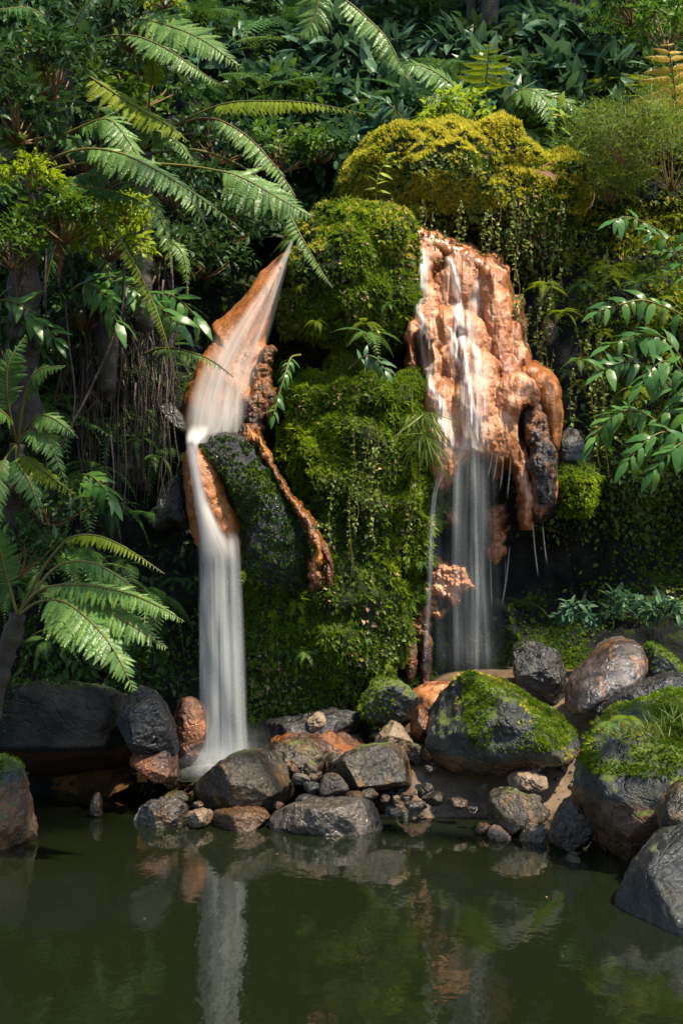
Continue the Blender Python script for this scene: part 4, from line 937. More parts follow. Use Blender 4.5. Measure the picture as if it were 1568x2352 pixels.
water(fr, 'veil', [(1075, 1000, 10.42, 70), (1065, 1100, 10.41, 88), (1062, 1250, 10.41, 96), (1066, 1400, 10.41, 98), (1072, 1570, 10.41, 104)], rm3, rb, bulge=.04, jit=.08, seed=4)
water(fr, 'veil', [(1085, 1010, 10.38, 22), (1087, 1150, 10.37, 28), (1090, 1350, 10.37, 36), (1092, 1560, 10.37, 44)], fall_mat('veil_core_water', 5, .35, .30, .88, .38, edge=.45, seed=2.9, col=(.64, .68, .70), ends=(.1, .15)), rb, bulge=.04, jit=.05, seed=5)
water(fr, 'strand', [(1020, 1085, 10.42, 3), (1000, 1130, 10.4, 6), (990, 1220, 10.4, 9), (986, 1320, 10.4, 10), (978, 1450, 10.4, 10), (972, 1560, 10.4, 10)], rm4, rb, bulge=.02)
water(fr, 'strand', [(1005, 1090, 10.42, 3), (992, 1150, 10.4, 4), (986, 1260, 10.4, 6), (984, 1330, 10.4, 5)], rm4, rb, bulge=.02)
for x0, y0, x1, y1, Yd in [(1130, 1035, 1118, 1100, 10.5), (1142, 1036, 1130, 1110, 10.5), (1156, 1040, 1146, 1130, 10.5), (1172, 1045, 1162, 1150, 10.5), (1170, 1250, 1150, 1400, 10.6), (1222, 1200, 1235, 1330, 10.6), (1245, 1205, 1255, 1300, 10.6), (1160, 1280, 1158, 1340, 10.9), (1125, 1270, 1128, 1400, 10.8)]:
    water(fr, 'drip', [(x0, y0, Yd, 1.6), ((x0 * .6 + x1 * .4), (y0 + y1) / 2, Yd - .01, 2.6), (x1, y1, Yd - .01, 3.4)], rm4, rb, bulge=.01, nu=6, nv=20)

# ------------------------------------------------------------------ plants: pieces
def pinna_mesh(name, mat, pairs=16, wide=.13, droop=.18, curl=.0, tooth=.056, seed=0):
    """one side-leaf of a fern frond: midrib with two rows of narrow leaflets, along +Y, unit length"""
    r = np.random.default_rng(seed)
    V = []; Fc = []
    rib = lambda t: np.array([curl * t * t, t, -droop * t * t])
    for k in range(10):
        a, b = rib(k / 10), rib((k + 1) / 10); wv = .007 * (1 - k / 12)
        i = len(V); V += [a + (-wv, 0, .004), a + (wv, 0, .004), b + (wv, 0, .004), b + (-wv, 0, .004)]; Fc += [(i, i + 1, i + 2), (i, i + 2, i + 3)]
    for k in range(pairs):
        t = .03 + .94 * k / pairs
        ln = wide * (.55 + .45 * min(1, t / .15)) * (1 - max(0, (t - .3) / .7) ** 1.4) + .012
        for sgn in (-1, 1):
            o = rib(t); d = np.array([sgn * math.cos(.45), math.sin(.45), -.25 + r.normal(0, .12)]); d /= np.linalg.norm(d)
            s = np.array([0, 1, 0]) * tooth * .5
            i = len(V)
            mid = o + d * ln * .55 + (0, 0, .010)
            V += [o - s * .8, o + s * .8, mid - s * .85, mid + s * .75, o + d * ln + (0, .01, -.014)]
            Fc += [(i, i + 2, i + 3), (i, i + 3, i + 1), (i + 2, i + 4, i + 3)]
    V = np.array(V); Fc = np.array(Fc)
    return mesh_np(name, V, Fc, mat, False, np.clip(r.normal(.5, .12, len(V)), 0, 1))

PIN = {}
M['fern_dead'] = leaf_mat('dead_fern_leaf', (0.06, 0.032, 0.014), (0.16, 0.085, 0.035), .7, .2, objvar=.6)
for key in ('fern', 'fern_lime', 'fern_yellow', 'fern_dark', 'fern_dead'):
    PIN[key] = [pinna_mesh('pinna', M[key], 19 + 2 * s, .165 + .012 * s, .12 + .10 * s, .06 * s, seed=s) for s in range(3)]

def frond(parent, base, pts, hw, n, mat='fern', start=.30, nrm=(0, -.55, .83), fold=.15, sweep=(.25, .75), stalk='stalk', r0=.010, name='frond', droop=.0, label=None):
    """an arching fern frond: stalk tube (the part) with every side-leaf a sub-part; pts are (u, v, Y)"""
    base = np.asarray(base)
    Pp = catmull(np.array([at(*p) for p in pts]), 60)
    t = np.linspace(0, 1, 60)
    V, Fs = tube(Pp, r0 * (1 - .85 * t) + .0012, 5)
    fo = link(name, mesh_np(name, V - base, Fs, M[stalk], True, np.full(len(V), .5)), parent, label=label)
    T = norm(np.gradient(Pp, axis=0))
    n0 = np.asarray(nrm, float)
    Sd = norm(np.cross(T, n0)); Nn = np.cross(Sd, T)
    hwm = hw * 1.18 * pts[-1][2] / F
    n = int(n * 1.5)
    r = np.random.default_rng(abs(hash((round(pts[0][0]), round(pts[-1][1])))) % 9999)
    for i in range(n):
        s = (i + .5) / n
        k = int((start + (1 - start) * s) * 59)
        pr = (.62 + 1.5 * s if s < .25 else 1.0 - ((s - .25) / .75) ** 1.5 * .9)
        sw = sweep[0] + (sweep[1] - sweep[0]) * s
        for sg in (-1, 1):
            sc = hwm * pr * r.uniform(.88, 1.1)
            d = Sd[k] * sg * math.cos(sw) + T[k] * math.sin(sw) - Nn[k] * fold + np.array([0, 0, -droop - .12]) + r.normal(0, .10, 3)
            d /= np.linalg.norm(d)
            z = Nn[k] + r.normal(0, .12, 3)
            x = np.cross(d, z); x /= np.linalg.norm(x); z = np.cross(x, d)
            o = bpy.data.objects.new('pinna', PIN[mat][r.integers(3)]); COL.objects.link(o)
            o.parent = fo
            p = Pp[k] - base
            o.matrix_local = Matrix(((x[0] * sc, d[0] * sc, z[0] * sc, p[0]), (x[1] * sc, d[1] * sc, z[1] * sc, p[1]), (x[2] * sc, d[2] * sc, z[2] * sc, p[2]), (0, 0, 0, 1)))
    return fo

def lancet(name, mat, width, curl, fold=.10, wave=0.0, seg=9, seed=0):
    """broad leaf with a midrib groove and wavy margin, along +Y, unit length, five points across"""
    V = []; Fc = []
    r = np.random.default_rng(seed)
    for k in range(seg + 1):
        y = k / seg; t = min(max(y, 1e-3), 1 - 1e-3)
        wv = width * .5 * math.sin(math.pi * t ** .75) ** .8 * (1 - .25 * t)
        zc = -curl * y ** 2; yy = y * (1 - .25 * curl * y)
        for a in (-1, -.5, 0, .5, 1):
            V.append((a * wv, yy, zc + fold * abs(a) * wv * 2 - .25 * wv * a * a + wave * math.sin(y * 17 + a * 2 + seed) * abs(a)))
    for k in range(seg):
        for j in range(4):
            a = 5 * k + j; Fc.append((a, a + 1, a + 6, a + 5))
    return mesh_np(name, np.array(V), np.array(Fc), M[mat], True, np.clip(r.normal(.5, .1, len(V)), 0, 1))
GL = [lancet('leaf', 'ginger', .36, .25 + .22 * k, wave=.012, seed=k) for k in range(3)]
GLD = [lancet('leaf', 'ginger_dull', .38, .3 + .2 * k, wave=.012, seed=k) for k in range(2)]
GLL = [lancet('leaf', 'shrub_lime', .34, .3 + .2 * k, wave=.0, seed=k) for k in range(2)]
DEAD = [lancet('leaf', 'dead', .30, .5 + .3 * k, wave=.03, fold=.3, seed=k) for k in range(2)]

def put(o, p, d, z, sc):
    d = norm(np.asarray(d, float)); x = norm(np.cross(d, z)); z = np.cross(x, d)
    o.matrix_local = Matrix(((x[0] * sc, d[0] * sc, z[0] * sc, p[0]), (x[1] * sc, d[1] * sc, z[1] * sc, p[1]), (x[2] * sc, d[2] * sc, z[2] * sc, p[2]), (0, 0, 0, 1)))

def cane(parent, base, pts, n, size, leaves=GL, start=.25, seed=0, r0=.009, tilt=.5):
    """leafy cane: arching stem with large alternate leaves, each a part"""
    base = np.asarray(base); r = np.random.default_rng(seed)
    Pp = catmull(np.array([at(*p) for p in pts]), 40)
    V, Fs = tube(Pp, np.linspace(r0, r0 * .3, 40), 5)
    link('stem', mesh_np('stem', V - base, Fs, M['stalk'], True, np.full(len(V), .4)), parent)
    T = norm(np.gradient(Pp, axis=0))
    side = norm(np.cross(T, np.array([0, -1.0, .35])))
    n = int(n * 1.9)
    for i in range(n):
        s = start + (1 - start) * (i + .5) / n; k = min(39, int(s * 39))
        sg = 1 if i % 2 else -1
        d = side[k] * sg * .85 + T[k] * .55 + np.array([0, -.12, -.32]) + r.normal(0, .28, 3)
        z = np.array([0, -.55, .85]) + r.normal(0, .25, 3)
        o = bpy.data.objects.new('leaf', leaves[r.integers(len(leaves))]); COL.objects.link(o); o.parent = parent
        put(o, Pp[k] - base, d, z, size * r.uniform(.55, 1.15) * (1 - .25 * s))
    o = bpy.data.objects.new('leaf', leaves[0]); COL.objects.link(o); o.parent = parent
    put(o, Pp[-1] - base, T[-1] + np.array([0, -.1, -.1]), np.array([0, -.5, .85]), size * .8)

def shrub_meshes(key, mat, tpl, nclump, nleaf, size, rad, seed, stemmat='stalk_brown', spread=.09, flat=.8, droop=.3):
    r = np.random.default_rng(seed)
    d = norm(r.normal(size=(nclump, 3))); d[:, 2] = np.abs(d[:, 2]) * .9 + .12
    rr = rad * r.uniform(.35, 1.0, nclump) ** .6
    C = d * rr[:, None] * np.array([1, .8, flat]) + np.array([0, 0, rad * .25])
    sb = MB()
    for c in C[::3]:
        m = c * .5 + np.array([0, 0, -.04 * rad]) + r.normal(0, .04 * rad, 3)
        Vt, Ft = tube(catmull(np.array([[0, 0, 0], m, c]), 6), np.linspace(.010, .003, 6) * rad / .4 * (.35 if key == 'f' else 1), 4)
        sb.add(Vt, Ft, .4)
    n = nclump * nleaf
    P = np.repeat(C, nleaf, 0) + r.normal(0, spread * rad, (n, 3))
    D = norm(np.repeat(norm(C), nleaf, 0) * .7 + r.normal(0, .65, (n, 3)) + np.array([0, -.15, -droop]))
    N = norm(np.array([0, -.35, .9]) + r.normal(0, .4, (n, 3)))
    tint = np.clip(np.repeat(r.uniform(.1, .9, nclump), nleaf) + r.normal(0, .2, n), 0, 1)
    V, Fc, T = scatter(P, D, N, size * r.uniform(.6, 1.25, n), tpl, tint)
    return mesh_np('foliage', V, Fc, M[mat], False, T), sb.mesh('branches', M[stemmat])

PROTO = {
    'shrub': [shrub_meshes('s', 'shrub', L_leaf, 46, 11, .085, .42, s) for s in (1, 2)],
    'lime': [shrub_meshes('s', 'shrub_lime', L_leaf, 40, 11, .075, .36, s) for s in (3, 4)],
    'ginger': [shrub_meshes('s', 'ginger_dull', leaf_tpl(.34, 4, .14, .45, .45), 20, 9, .22, .42, s, 'stalk', .10, 1.0, .35) for s in (5, 6, 7)],
    'feather': [shrub_meshes('f', 'feather', leaf_tpl(.10, 2, .1, .4, .4), 70, 22, .085, .45, s, 'stalk_brown', .12, 1.0, .1) for s in (8, 9)],
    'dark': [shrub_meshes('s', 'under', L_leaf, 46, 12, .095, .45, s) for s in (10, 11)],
}
def shrub(kind, P, sc, rz, label, group=None, name='shrub', cat='shrub', v=None):
    fo, br = PROTO[kind][(int(rz * 7) if v is None else v) % len(PROTO[kind])]
    t = thing(name, label, cat, P, group)
    t.rotation_euler = (0, 0, rz); t.scale = (sc, sc, sc)
    link('foliage', fo, t, kind='stuff'); link('branches', br, t)
    return t

def frond_mesh(mat, n=15, length=.6, hw=.14, arch=.35, seed=0, pin=None):
    """small complete frond for ferns further off, along +Y and arching down"""
    r = np.random.default_rng(seed); mb = MB()
    t = np.linspace(0, 1, 14)
    Pp = np.stack([0 * t, length * (t - .12 * arch * t ** 2), length * (.45 * t - (.45 + arch) * t ** 2)], 1)
    V, Fs = tube(Pp, np.linspace(.006, .001, 14), 4); mb.add(V, Fs, .5)
    T = norm(np.gradient(Pp, axis=0))
    tp = leaf_tpl(.20, 3, .1, .3, .3)
    saw = []
    P_, D_, N_, S_ = [], [], [], []
    for i in range(n):
        s = (i + .5) / n; k = min(13, int((.18 + .82 * s) * 13)); f = (.18 + .82 * s) * 13 - k
        p = Pp[k] * (1 - f) + Pp[min(13, k + 1)] * f
        pr = (.65 + 1.4 * s if s < .25 else 1 - ((s - .25) / .75) ** 1.4 * .9)
        up_ = np.cross([1, 0, 0], T[k])
        for sg in (-1, 1):
            # each side-leaf is toothed: a fan of narrow leaflets on both sides of its rib
            sw = .25 + .4 * s
            d = np.array([sg, 0, 0]) * math.cos(sw) + T[k] * math.sin(sw) - up_ * .15
            L = hw * pr
            m = 6
            for j in range(m):
                q = p + d * L * (j + .3) / m
                for s2 in (-1, 1):
                    dd = norm(d * .55 + s2 * T[k] * .8 - up_ * .1)
                    P_.append(q); D_.append(dd); N_.append(up_ + r.normal(0, .15, 3)); S_.append(L * .30 * (1 - j / m * .7))
            P_.append(p + d * L * .72); D_.append(d); N_.append(up_); S_.append(L * .3)
    tpl = (np.array([(-.16, 0, 0), (.16, 0, 0), (.14, .6, .05), (-.14, .6, .05), (0, 1, -.05)]), np.array([(0, 1, 2), (0, 2, 3), (3, 2, 4)]))
    V, Fc, T_ = scatter(np.array(P_), np.array(D_), np.array(N_), np.array(S_), tpl, np.clip(r.normal(.5, .15, len(P_)), 0, 1))
    mb.add(V, Fc, T_)
    return mb.mesh('frond', M[mat], False)
FR = {k: [frond_mesh(k, 15, .6, .14, .25 + .3 * s, s) for s in range(3)] for k in ('fern', 'fern_lime', 'fern_dark')}
def fern(kind, P, size, label, nf=8, group=None, face=-90, spread=300, tilt=(10, 45), seed=0, cat='fern'):
    r = np.random.default_rng(seed)
    t = thing('fern', label, cat, P, group)
    for k in range(nf):
        o = link('frond', FR[kind][r.integers(3)], t)
        az = math.radians(face + (k / max(1, nf - 1) - .5) * spread + r.uniform(-14, 14))
        o.rotation_euler = (math.radians(r.uniform(*tilt)), r.uniform(-.3, .3), az - math.pi / 2)
        s = size / .6 * r.uniform(.7, 1.15); o.scale = (s, s, s)
    return t

# ------------------------------------------------------------------ slope: undergrowth, trees, shrubs
def hill_mask(P, N):
    u, v = proj(P); return (u > -150) * (u < 1720) * (v > -160) * (v < 560) * np.clip(.75 + fbm(P, 1.0, 3, 95), 0, 1)
add_moss(hill, HV, HT, 600, .10, M['under'], hill_mask, (0, 0, 0), name='undergrowth', tpl=L_leaf, lay=.2, droop=.2)
add_moss(cliff, CV, CT, 420, .085, M['under'], lambda P, N: cliff_mask('x')(P, N) * np.clip(.5 + 1.5 * fbm(P, 1.1, 3, 96), 0, 1) * (proj(P)[0] < 640), (0, 0, 0), name='undergrowth', tpl=L_leaf, lay=.3, droop=.6)

def hill_pt(u, v, lift=0.0):
    """where the sight line through (u, v) meets the slope"""
    Y = np.linspace(11.6, 24, 500)
    P = np.stack([(u - 784) * Y / F, Y, H + (VH - v) * Y / F], 1)
    d = P[:, 2] - slope_z(P[:, 0], P[:, 1])
    k = np.argmax(d < 0) if (d < 0).any() else len(Y) - 1
    return P[k] + np.array([0, 0, lift])

ORD = 'first second third fourth fifth sixth seventh eighth ninth tenth eleventh twelfth thirteenth fourteenth fifteenth sixteenth seventeenth eighteenth nineteenth'.split()
def rows(items, what, place):
    """items: (u, v, build). Label each by its row and its count from the left, so that each one can be pointed out"""
    n = max(1, math.ceil(len(items) / 17)); items = sorted(items, key=lambda q: q[1])
    names = ['topmost', 'second', 'third', 'fourth', 'fifth', 'sixth', 'seventh'] if n > 2 else ['upper', 'lower']
    size = math.ceil(len(items) / n)
    for k in range(n):
        row = sorted(items[k * size:(k + 1) * size], key=lambda q: q[0])
        for j, q in enumerate(row):
            q[2]('%s%s, %s from the left%s' % (what, place, ORD[j], '' if n == 1 else ' in the %s row' % names[k]))
r_ = np.random.default_rng(5)
JOBS = {'ginger': [], 'dark': [], 'shrub': [], 'fern': []}
for i in range(190):
    u = r_.uniform(-40, 1610); v = r_.uniform(-40, 440)
    P0 = hill_pt(u, v); k = r_.choice(['ginger', 'dark', 'shrub'], p=[.44, .30, .26] if u > 850 else [.22, .52, .26])
    sc_, rz_ = r_.uniform(.75, 1.35), r_.uniform(0, 6.28)
    JOBS[k].append((u, v, lambda lab, k=k, P0=P0, sc_=sc_, rz_=rz_: shrub(k, P0 + np.array([0, -.05, -.1]), sc_, rz_, lab, {'ginger': 'ginger on the upper slope', 'dark': 'dark bushes on the upper slope', 'shrub': 'green bushes on the upper slope'}[k], name={'ginger': 'ginger_plant'}.get(k, 'shrub'), cat={'ginger': 'plant'}.get(k, 'shrub'))))
for i in range(42):
    u = r_.uniform(480, 1600); v = r_.uniform(60, 420); P0 = hill_pt(u, v); k = 'fern_dark' if r_.random() < .6 else 'fern'; s_ = r_.uniform(.5, .9)
    JOBS['fern'].append((u, v, lambda lab, i=i, k=k, P0=P0, s_=s_: fern(k, P0 + np.array([0, -.15, .1]), s_, lab, 8, 'ferns on the upper slope', seed=i)))
rows(JOBS['ginger'], 'broad-leaved ginger', ' on the slope'); rows(JOBS['dark'], 'dark leafy bush', ' on the slope')
rows(JOBS['shrub'], 'green small-leaved bush', ' on the slope'); rows(JOBS['fern'], 'arching shade fern', ' on the slope')

def crown_mesh(seed, n=2600, rad=(1.9, 1.7, 1.1), size=.17):
    r = np.random.default_rng(seed)
    nb = 70
    C = norm(r.normal(size=(nb, 3))) * (r.uniform(.25, 1, (nb, 1)) ** .5) * np.array(rad)
    P = C[r.integers(nb, size=n)] + r.normal(0, .22, (n, 3))
    D = norm(r.normal(size=(n, 3)) + np.array([0, 0, -.5])); N = norm(r.normal(0, .5, (n, 3)) + np.array([0, 0, 1]))
    V, Fc, T = scatter(P, D, N, size * r.uniform(.6, 1.3, n), L_leaf, np.clip(r.normal(.5, .25, n), 0, 1))
    return mesh_np('crown', V, Fc, M['shrub'], False, T)
CROWN = [crown_mesh(s) for s in range(2)]
def tree(label, pts, r0, r1, mat, top, crown_sc, seed, limbs=3):
    Pp = catmull(np.array([at(*p) for p in pts]), 36)
    base = Pp[0]
    t = thing('tree', label, 'tree', base)
    V, Fs = tube(Pp, np.linspace(r0, r1, 36) * (1 + .15 * fbm(Pp, 3, 2, seed)), 9)
    V = V + .25 * r1 * fbm(V, 9, 3, seed)[:, None] * norm(V - V.mean(0))
    tr = link('trunk', mesh_np('trunk', V - base, Fs, M[mat]), t)
    mb = MB(); r = np.random.default_rng(seed)
    for k in range(limbs):
        a = Pp[-1 - k * 3]; e = a + np.array([r.uniform(-1, 1), r.uniform(-.8, .8), r.uniform(.4, .9)])
        Vl, Fl = tube(catmull(np.array([a, (a + e) / 2 + r.normal(0, .1, 3), e]), 8), np.linspace(r1 * .6, r1 * .15, 8), 5); mb.add(Vl - base, Fl)
    link('limbs', mb.mesh('limbs', M[mat]), t)
    c = link('crown', CROWN[seed % 2], t, tuple(np.asarray(top) - base), kind='stuff'); c.scale = (crown_sc,) * 3; c.rotation_euler = (0, 0, seed)
    return t
def hp(u, v): p = hill_pt(u, v); return p[1]
tree('slender tree with yellow-lichened trunk leaning above the slope', [(1285, 185, 13.6), (1292, 130, 13.6), (1305, 60, 13.65), (1325, -20, 13.7), (1345, -160, 13.8), (1350, -320, 13.9)], .055, .04, 'bark_moss', at(1350, -420, 14.0), .7, 1)
tree('dark straight tree at the back, left of two thin stems', [(1075, 150, 14.2), (1078, 60, 14.2), (1083, -40, 14.2), (1085, -300, 14.3)], .05, .04, 'bark', at(1085, -460, 14.5), .75, 2)
tree('dark mossy tree with the thickest trunk at the back of the slope', [(1120, 130, 14.0), (1122, 50, 14.0), (1130, -60, 14.0), (1140, -300, 14.0)], .10, .07, 'bark', at(1150, -480, 14.2), .8, 3)

# ------------------------------------------------------------------ tree ferns of the left side
def trunk(parent, base, pts, r0, r1, mat='bark', name='trunk'):
    Pp = catmull(np.array([at(*p) for p in pts]), 40)
    V, Fs = tube(Pp, np.linspace(r0, r1, 40) * (1 + .3 * fbm(Pp, 12, 2, 3)), 10)
    V = V + .02 * ridged(V * np.array([1, 1, .25]), 18, 2, 9)[:, None] * norm(V - Pp.repeat(10, 0))
    return link(name, mesh_np(name, V - np.asarray(base), Fs, M[mat]), parent)

b = at(60, 1000, 9.3)
t1 = thing('tree_fern', 'tree fern with fibrous trunk at the left edge, long pale fronds reaching over the cascade', 'tree fern', b)
trunk(t1, b, [(60, 1000, 9.4), (55, 800, 9.4), (60, 600, 9.35), (72, 480, 9.3), (78, 400, 9.3)], .10, .07)
frond(t1, b, [(78, 400, 9.3), (200, 374, 9.1), (395, 378, 8.9), (500, 392, 8.8), (560, 410, 8.75), (640, 455, 8.7), (718, 500, 8.65)], 75, 24, 'fern', start=.55, nrm=(.15, -.75, .65), fold=.05)
frond(t1, b, [(78, 398, 9.3), (130, 360, 9.1), (200, 342, 8.9), (270, 350, 8.8), (340, 380, 8.7), (440, 440, 8.6), (556, 528, 8.5)], 62, 26, 'fern', start=.36, nrm=(.2, -.7, .7))
frond(t1, b, [(75, 400, 9.3), (120, 330, 9.2), (190, 290, 9.1), (250, 275, 9.0), (300, 330, 8.9), (350, 420, 8.8)], 55, 22, 'fern', start=.4, nrm=(.3, -.7, .6))
frond(t1, b, [(80, 405, 9.3), (170, 425, 9.1), (250, 438, 9.0), (320, 462, 8.9), (392, 512, 8.8)], 34, 22, 'fern_dark', start=.35, nrm=(.1, -.35, .9), fold=.3)
frond(t1, b, [(82, 410, 9.3), (170, 450, 9.0), (240, 500, 8.9), (300, 590, 8.8), (350, 690, 8.75), (380, 775, 8.7), (408, 878, 8.7)], 26, 34, 'fern_lime', start=.36, nrm=(.9, -.10, .3), fold=.5, droop=.3)
frond(t1, b, [(74, 402, 9.3), (40, 330, 9.1), (0, 290, 8.9), (-70, 300, 8.7)], 55, 18, 'fern', nrm=(-.2, -.7, .6))
frond(t1, b, [(72, 405, 9.3), (30, 400, 9.1), (-20, 440, 8.9), (-80, 540, 8.8)], 55, 18, 'fern', nrm=(-.2, -.7, .6))
frond(t1, b, [(80, 398, 9.3), (88, 300, 9.3), (92, 210, 9.3), (80, 120, 9.2), (60, 60, 9.1)], 36, 20, 'fern_lime', start=.45, nrm=(0, -.9, .2))

frond(t1, b, [(80, 410, 9.3), (120, 450, 9.2), (140, 540, 9.2), (135, 660, 9.25)], 36, 18, 'fern_dead', start=.3, nrm=(.6, -.7, .2), stalk='stalk_brown', droop=.5, label='withered brown frond hanging down the trunk')
frond(t1, b, [(72, 412, 9.3), (40, 470, 9.2), (30, 560, 9.2), (40, 680, 9.25)], 36, 18, 'fern_dead', start=.3, nrm=(-.6, -.7, .2), stalk='stalk_brown', droop=.5, label='withered brown frond hanging at the frame edge')
b = at(320, 760, 9.9)
t2 = thing('tree_fern', 'tree fern half hidden in shade, holding one thin sunlit frond out level', 'tree fern', b)
trunk(t2, b, [(330, 760, 10.0), (325, 600, 10.0), (328, 450, 9.9), (333, 350, 9.85)], .07, .05)
frond(t2, b, [(335, 345, 9.85), (400, 290, 9.6), (470, 255, 9.4), (530, 236, 9.2), (620, 232, 9.0), (720, 238, 8.9), (838, 262, 8.8)], 40, 36, 'fern_lime', start=.42, nrm=(0, -.22, 1), fold=.35, droop=.2)
frond(t2, b, [(340, 345, 9.85), (400, 292, 9.7), (480, 272, 9.5), (550, 300, 9.4), (610, 355, 9.3), (665, 430, 9.2), (690, 490, 9.2)], 42, 28, 'fern', start=.38, nrm=(.4, -.5, .75), fold=.3, stalk='stalk_brown')
frond(t2, b, [(345, 352, 9.85), (450, 345, 9.6), (560, 385, 9.5), (640, 455, 9.4), (690, 540, 9.3), (730, 610, 9.3), (764, 662, 9.25)], 26, 34, 'fern', start=.5, nrm=(.6, -.5, .6), fold=.35)
frond(t2, b, [(333, 345, 9.85), (300, 300, 9.6), (262, 250, 9.4), (230, 250, 9.3)], 40, 14, 'fern_dark', nrm=(0, -.6, .7))
frond(t2, b, [(333, 345, 9.85), (338, 280, 9.75), (345, 215, 9.7), (352, 165, 9.65), (348, 120, 9.6)], 26, 16, 'fern_lime', start=.6, nrm=(0, -.95, .1), stalk='stalk_brown')
frond(t2, b, [(330, 350, 9.85), (250, 372, 9.7), (190, 440, 9.6), (160, 520, 9.6)], 44, 18, 'fern_dark', nrm=(0, -.6, .7))

b = at(150, 320, 9.9)
t3 = thing('tree_fern', 'tree fern in the upper left corner with fronds fanned to the sky', 'tree fern', b)
trunk(t3, b, [(130, 330, 10.1), (140, 240, 10.0), (150, 140, 10.0)], .08, .06)
frond(t3, b, [(150, 140, 10.0), (230, 70, 9.8), (310, 45, 9.6), (390, 60, 9.5), (470, 95, 9.4), (558, 158, 9.3)], 66, 24, 'fern', start=.42, nrm=(.0, -.75, .6), fold=.0)
frond(t3, b, [(150, 140, 10.0), (220, 90, 9.7), (300, 82, 9.5), (370, 105, 9.3), (440, 150, 9.2), (508, 198, 9.1)], 46, 24, 'fern', start=.4, nrm=(.3, -.6, .75), fold=.25)
frond(t3, b, [(150, 140, 10.0), (190, 165, 9.7), (250, 205, 9.5), (320, 250, 9.4), (380, 285, 9.3), (432, 325, 9.2)], 58, 22, 'fern_lime', start=.3, nrm=(0, -.5, .85), fold=.1)
frond(t3, b, [(150, 140, 10.0), (120, 60, 9.8), (70, 20, 9.6), (0, 20, 9.4)], 55, 18, 'fern_dark', nrm=(0, -.6, .7))
frond(t3, b, [(150, 140, 10.0), (100, 120, 9.8), (40, 140, 9.6), (-40, 210, 9.4)], 55, 18, 'fern_dark', nrm=(0, -.6, .7))
frond(t3, b, [(150, 140, 10.0), (170, 60, 9.9), (210, 0, 9.8), (270, -30, 9.7), (340, -20, 9.5)], 55, 18, 'fern', nrm=(0, -.6, .7))

b = at(250, 900, 9.7)
t6 = thing('tree_fern', 'tree fern behind the roots whose pale fronds hang over the dark hollow', 'tree fern', b)
trunk(t6, b, [(250, 900, 9.9), (248, 700, 9.85), (246, 520, 9.8), (244, 440, 9.8)], .06, .05)
for pts, hw, mt, nr in [([(244, 440, 9.8), (300, 390, 9.6), (370, 400, 9.45), (440, 460, 9.35), (490, 560, 9.3)], 44, 'fern', (.4, -.7, .6)), ([(244, 440, 9.8), (290, 420, 9.6), (340, 450, 9.45), (380, 530, 9.4), (395, 630, 9.4)], 42, 'fern', (.5, -.7, .5)),
                        ([(244, 440, 9.8), (200, 400, 9.6), (150, 430, 9.45), (120, 520, 9.4)], 46, 'fern_dark', (-.3, -.7, .6)), ([(244, 440, 9.8), (220, 470, 9.5), (230, 560, 9.4), (260, 660, 9.35)], 42, 'fern', (.1, -.8, .5)),
                        ([(244, 440, 9.8), (260, 350, 9.6), (320, 300, 9.5), (400, 320, 9.4), (450, 380, 9.3)], 46, 'fern', (.3, -.7, .7)), ([(244, 440, 9.8), (200, 350, 9.7), (140, 310, 9.6), (70, 330, 9.5)], 46, 'fern_dark', (-.2, -.7, .7)),
                        ([(244, 440, 9.8), (280, 480, 9.6), (310, 570, 9.5), (320, 700, 9.5)], 40, 'fern_dark', (.4, -.8, .4)), ([(244, 440, 9.8), (180, 470, 9.6), (130, 560, 9.5), (100, 680, 9.5)], 42, 'fern_dark', (-.4, -.8, .4))]:
    frond(t6, b, pts, hw, 20, mt, start=.25, nrm=nr, fold=.2)

b = at(-25, 1680, 8.2)
t4 = thing('tree_fern', 'low tree fern leaning from the left bank with drooping fronds near the pool', 'tree fern', b)
trunk(t4, b, [(-30, 1690, 8.3), (0, 1560, 8.25), (22, 1480, 8.2), (42, 1412, 8.15)], .055, .04)
frond(t4, b, [(42, 1412, 8.15), (70, 1360, 8.05), (110, 1290, 7.95), (165, 1235, 7.85), (230, 1232, 7.75), (300, 1265, 7.65), (378, 1318, 7.6)], 34, 26, 'fern_lime', start=.48, nrm=(.1, -.3, .95), fold=.3)
frond(t4, b, [(44, 1412, 8.15), (80, 1365, 8.0), (130, 1345, 7.9), (210, 1345, 7.8), (300, 1365, 7.7), (370, 1395, 7.6), (424, 1428, 7.55)], 52, 28, 'fern', start=.28, nrm=(0, -.45, .9), fold=.15)
frond(t4, b, [(44, 1414, 8.15), (85, 1385, 7.95), (140, 1380, 7.8), (200, 1420, 7.7), (260, 1490, 7.6), (310, 1590, 7.55)], 84, 24, 'fern', start=.30, nrm=(.35, -.8, .5), fold=.0)
frond(t4, b, [(44, 1412, 8.15), (90, 1360, 8.0), (160, 1370, 7.85), (240, 1400, 7.75), (310, 1440, 7.65), (385, 1490, 7.6)], 66, 24, 'fern', start=.32, nrm=(.1, -.7, .7), fold=.05)
frond(t4, b, [(40, 1412, 8.15), (20, 1340, 8.1), (0, 1260, 8.0), (-20, 1200, 7.9)], 40, 18, 'fern_dark', nrm=(0, -.7, .6))
frond(t4, b, [(46, 1412, 8.15), (120, 1310, 8.2), (200, 1290, 8.2), (280, 1330, 8.2), (340, 1390, 8.2)], 40, 22, 'fern_dark', nrm=(0, -.4, .9))

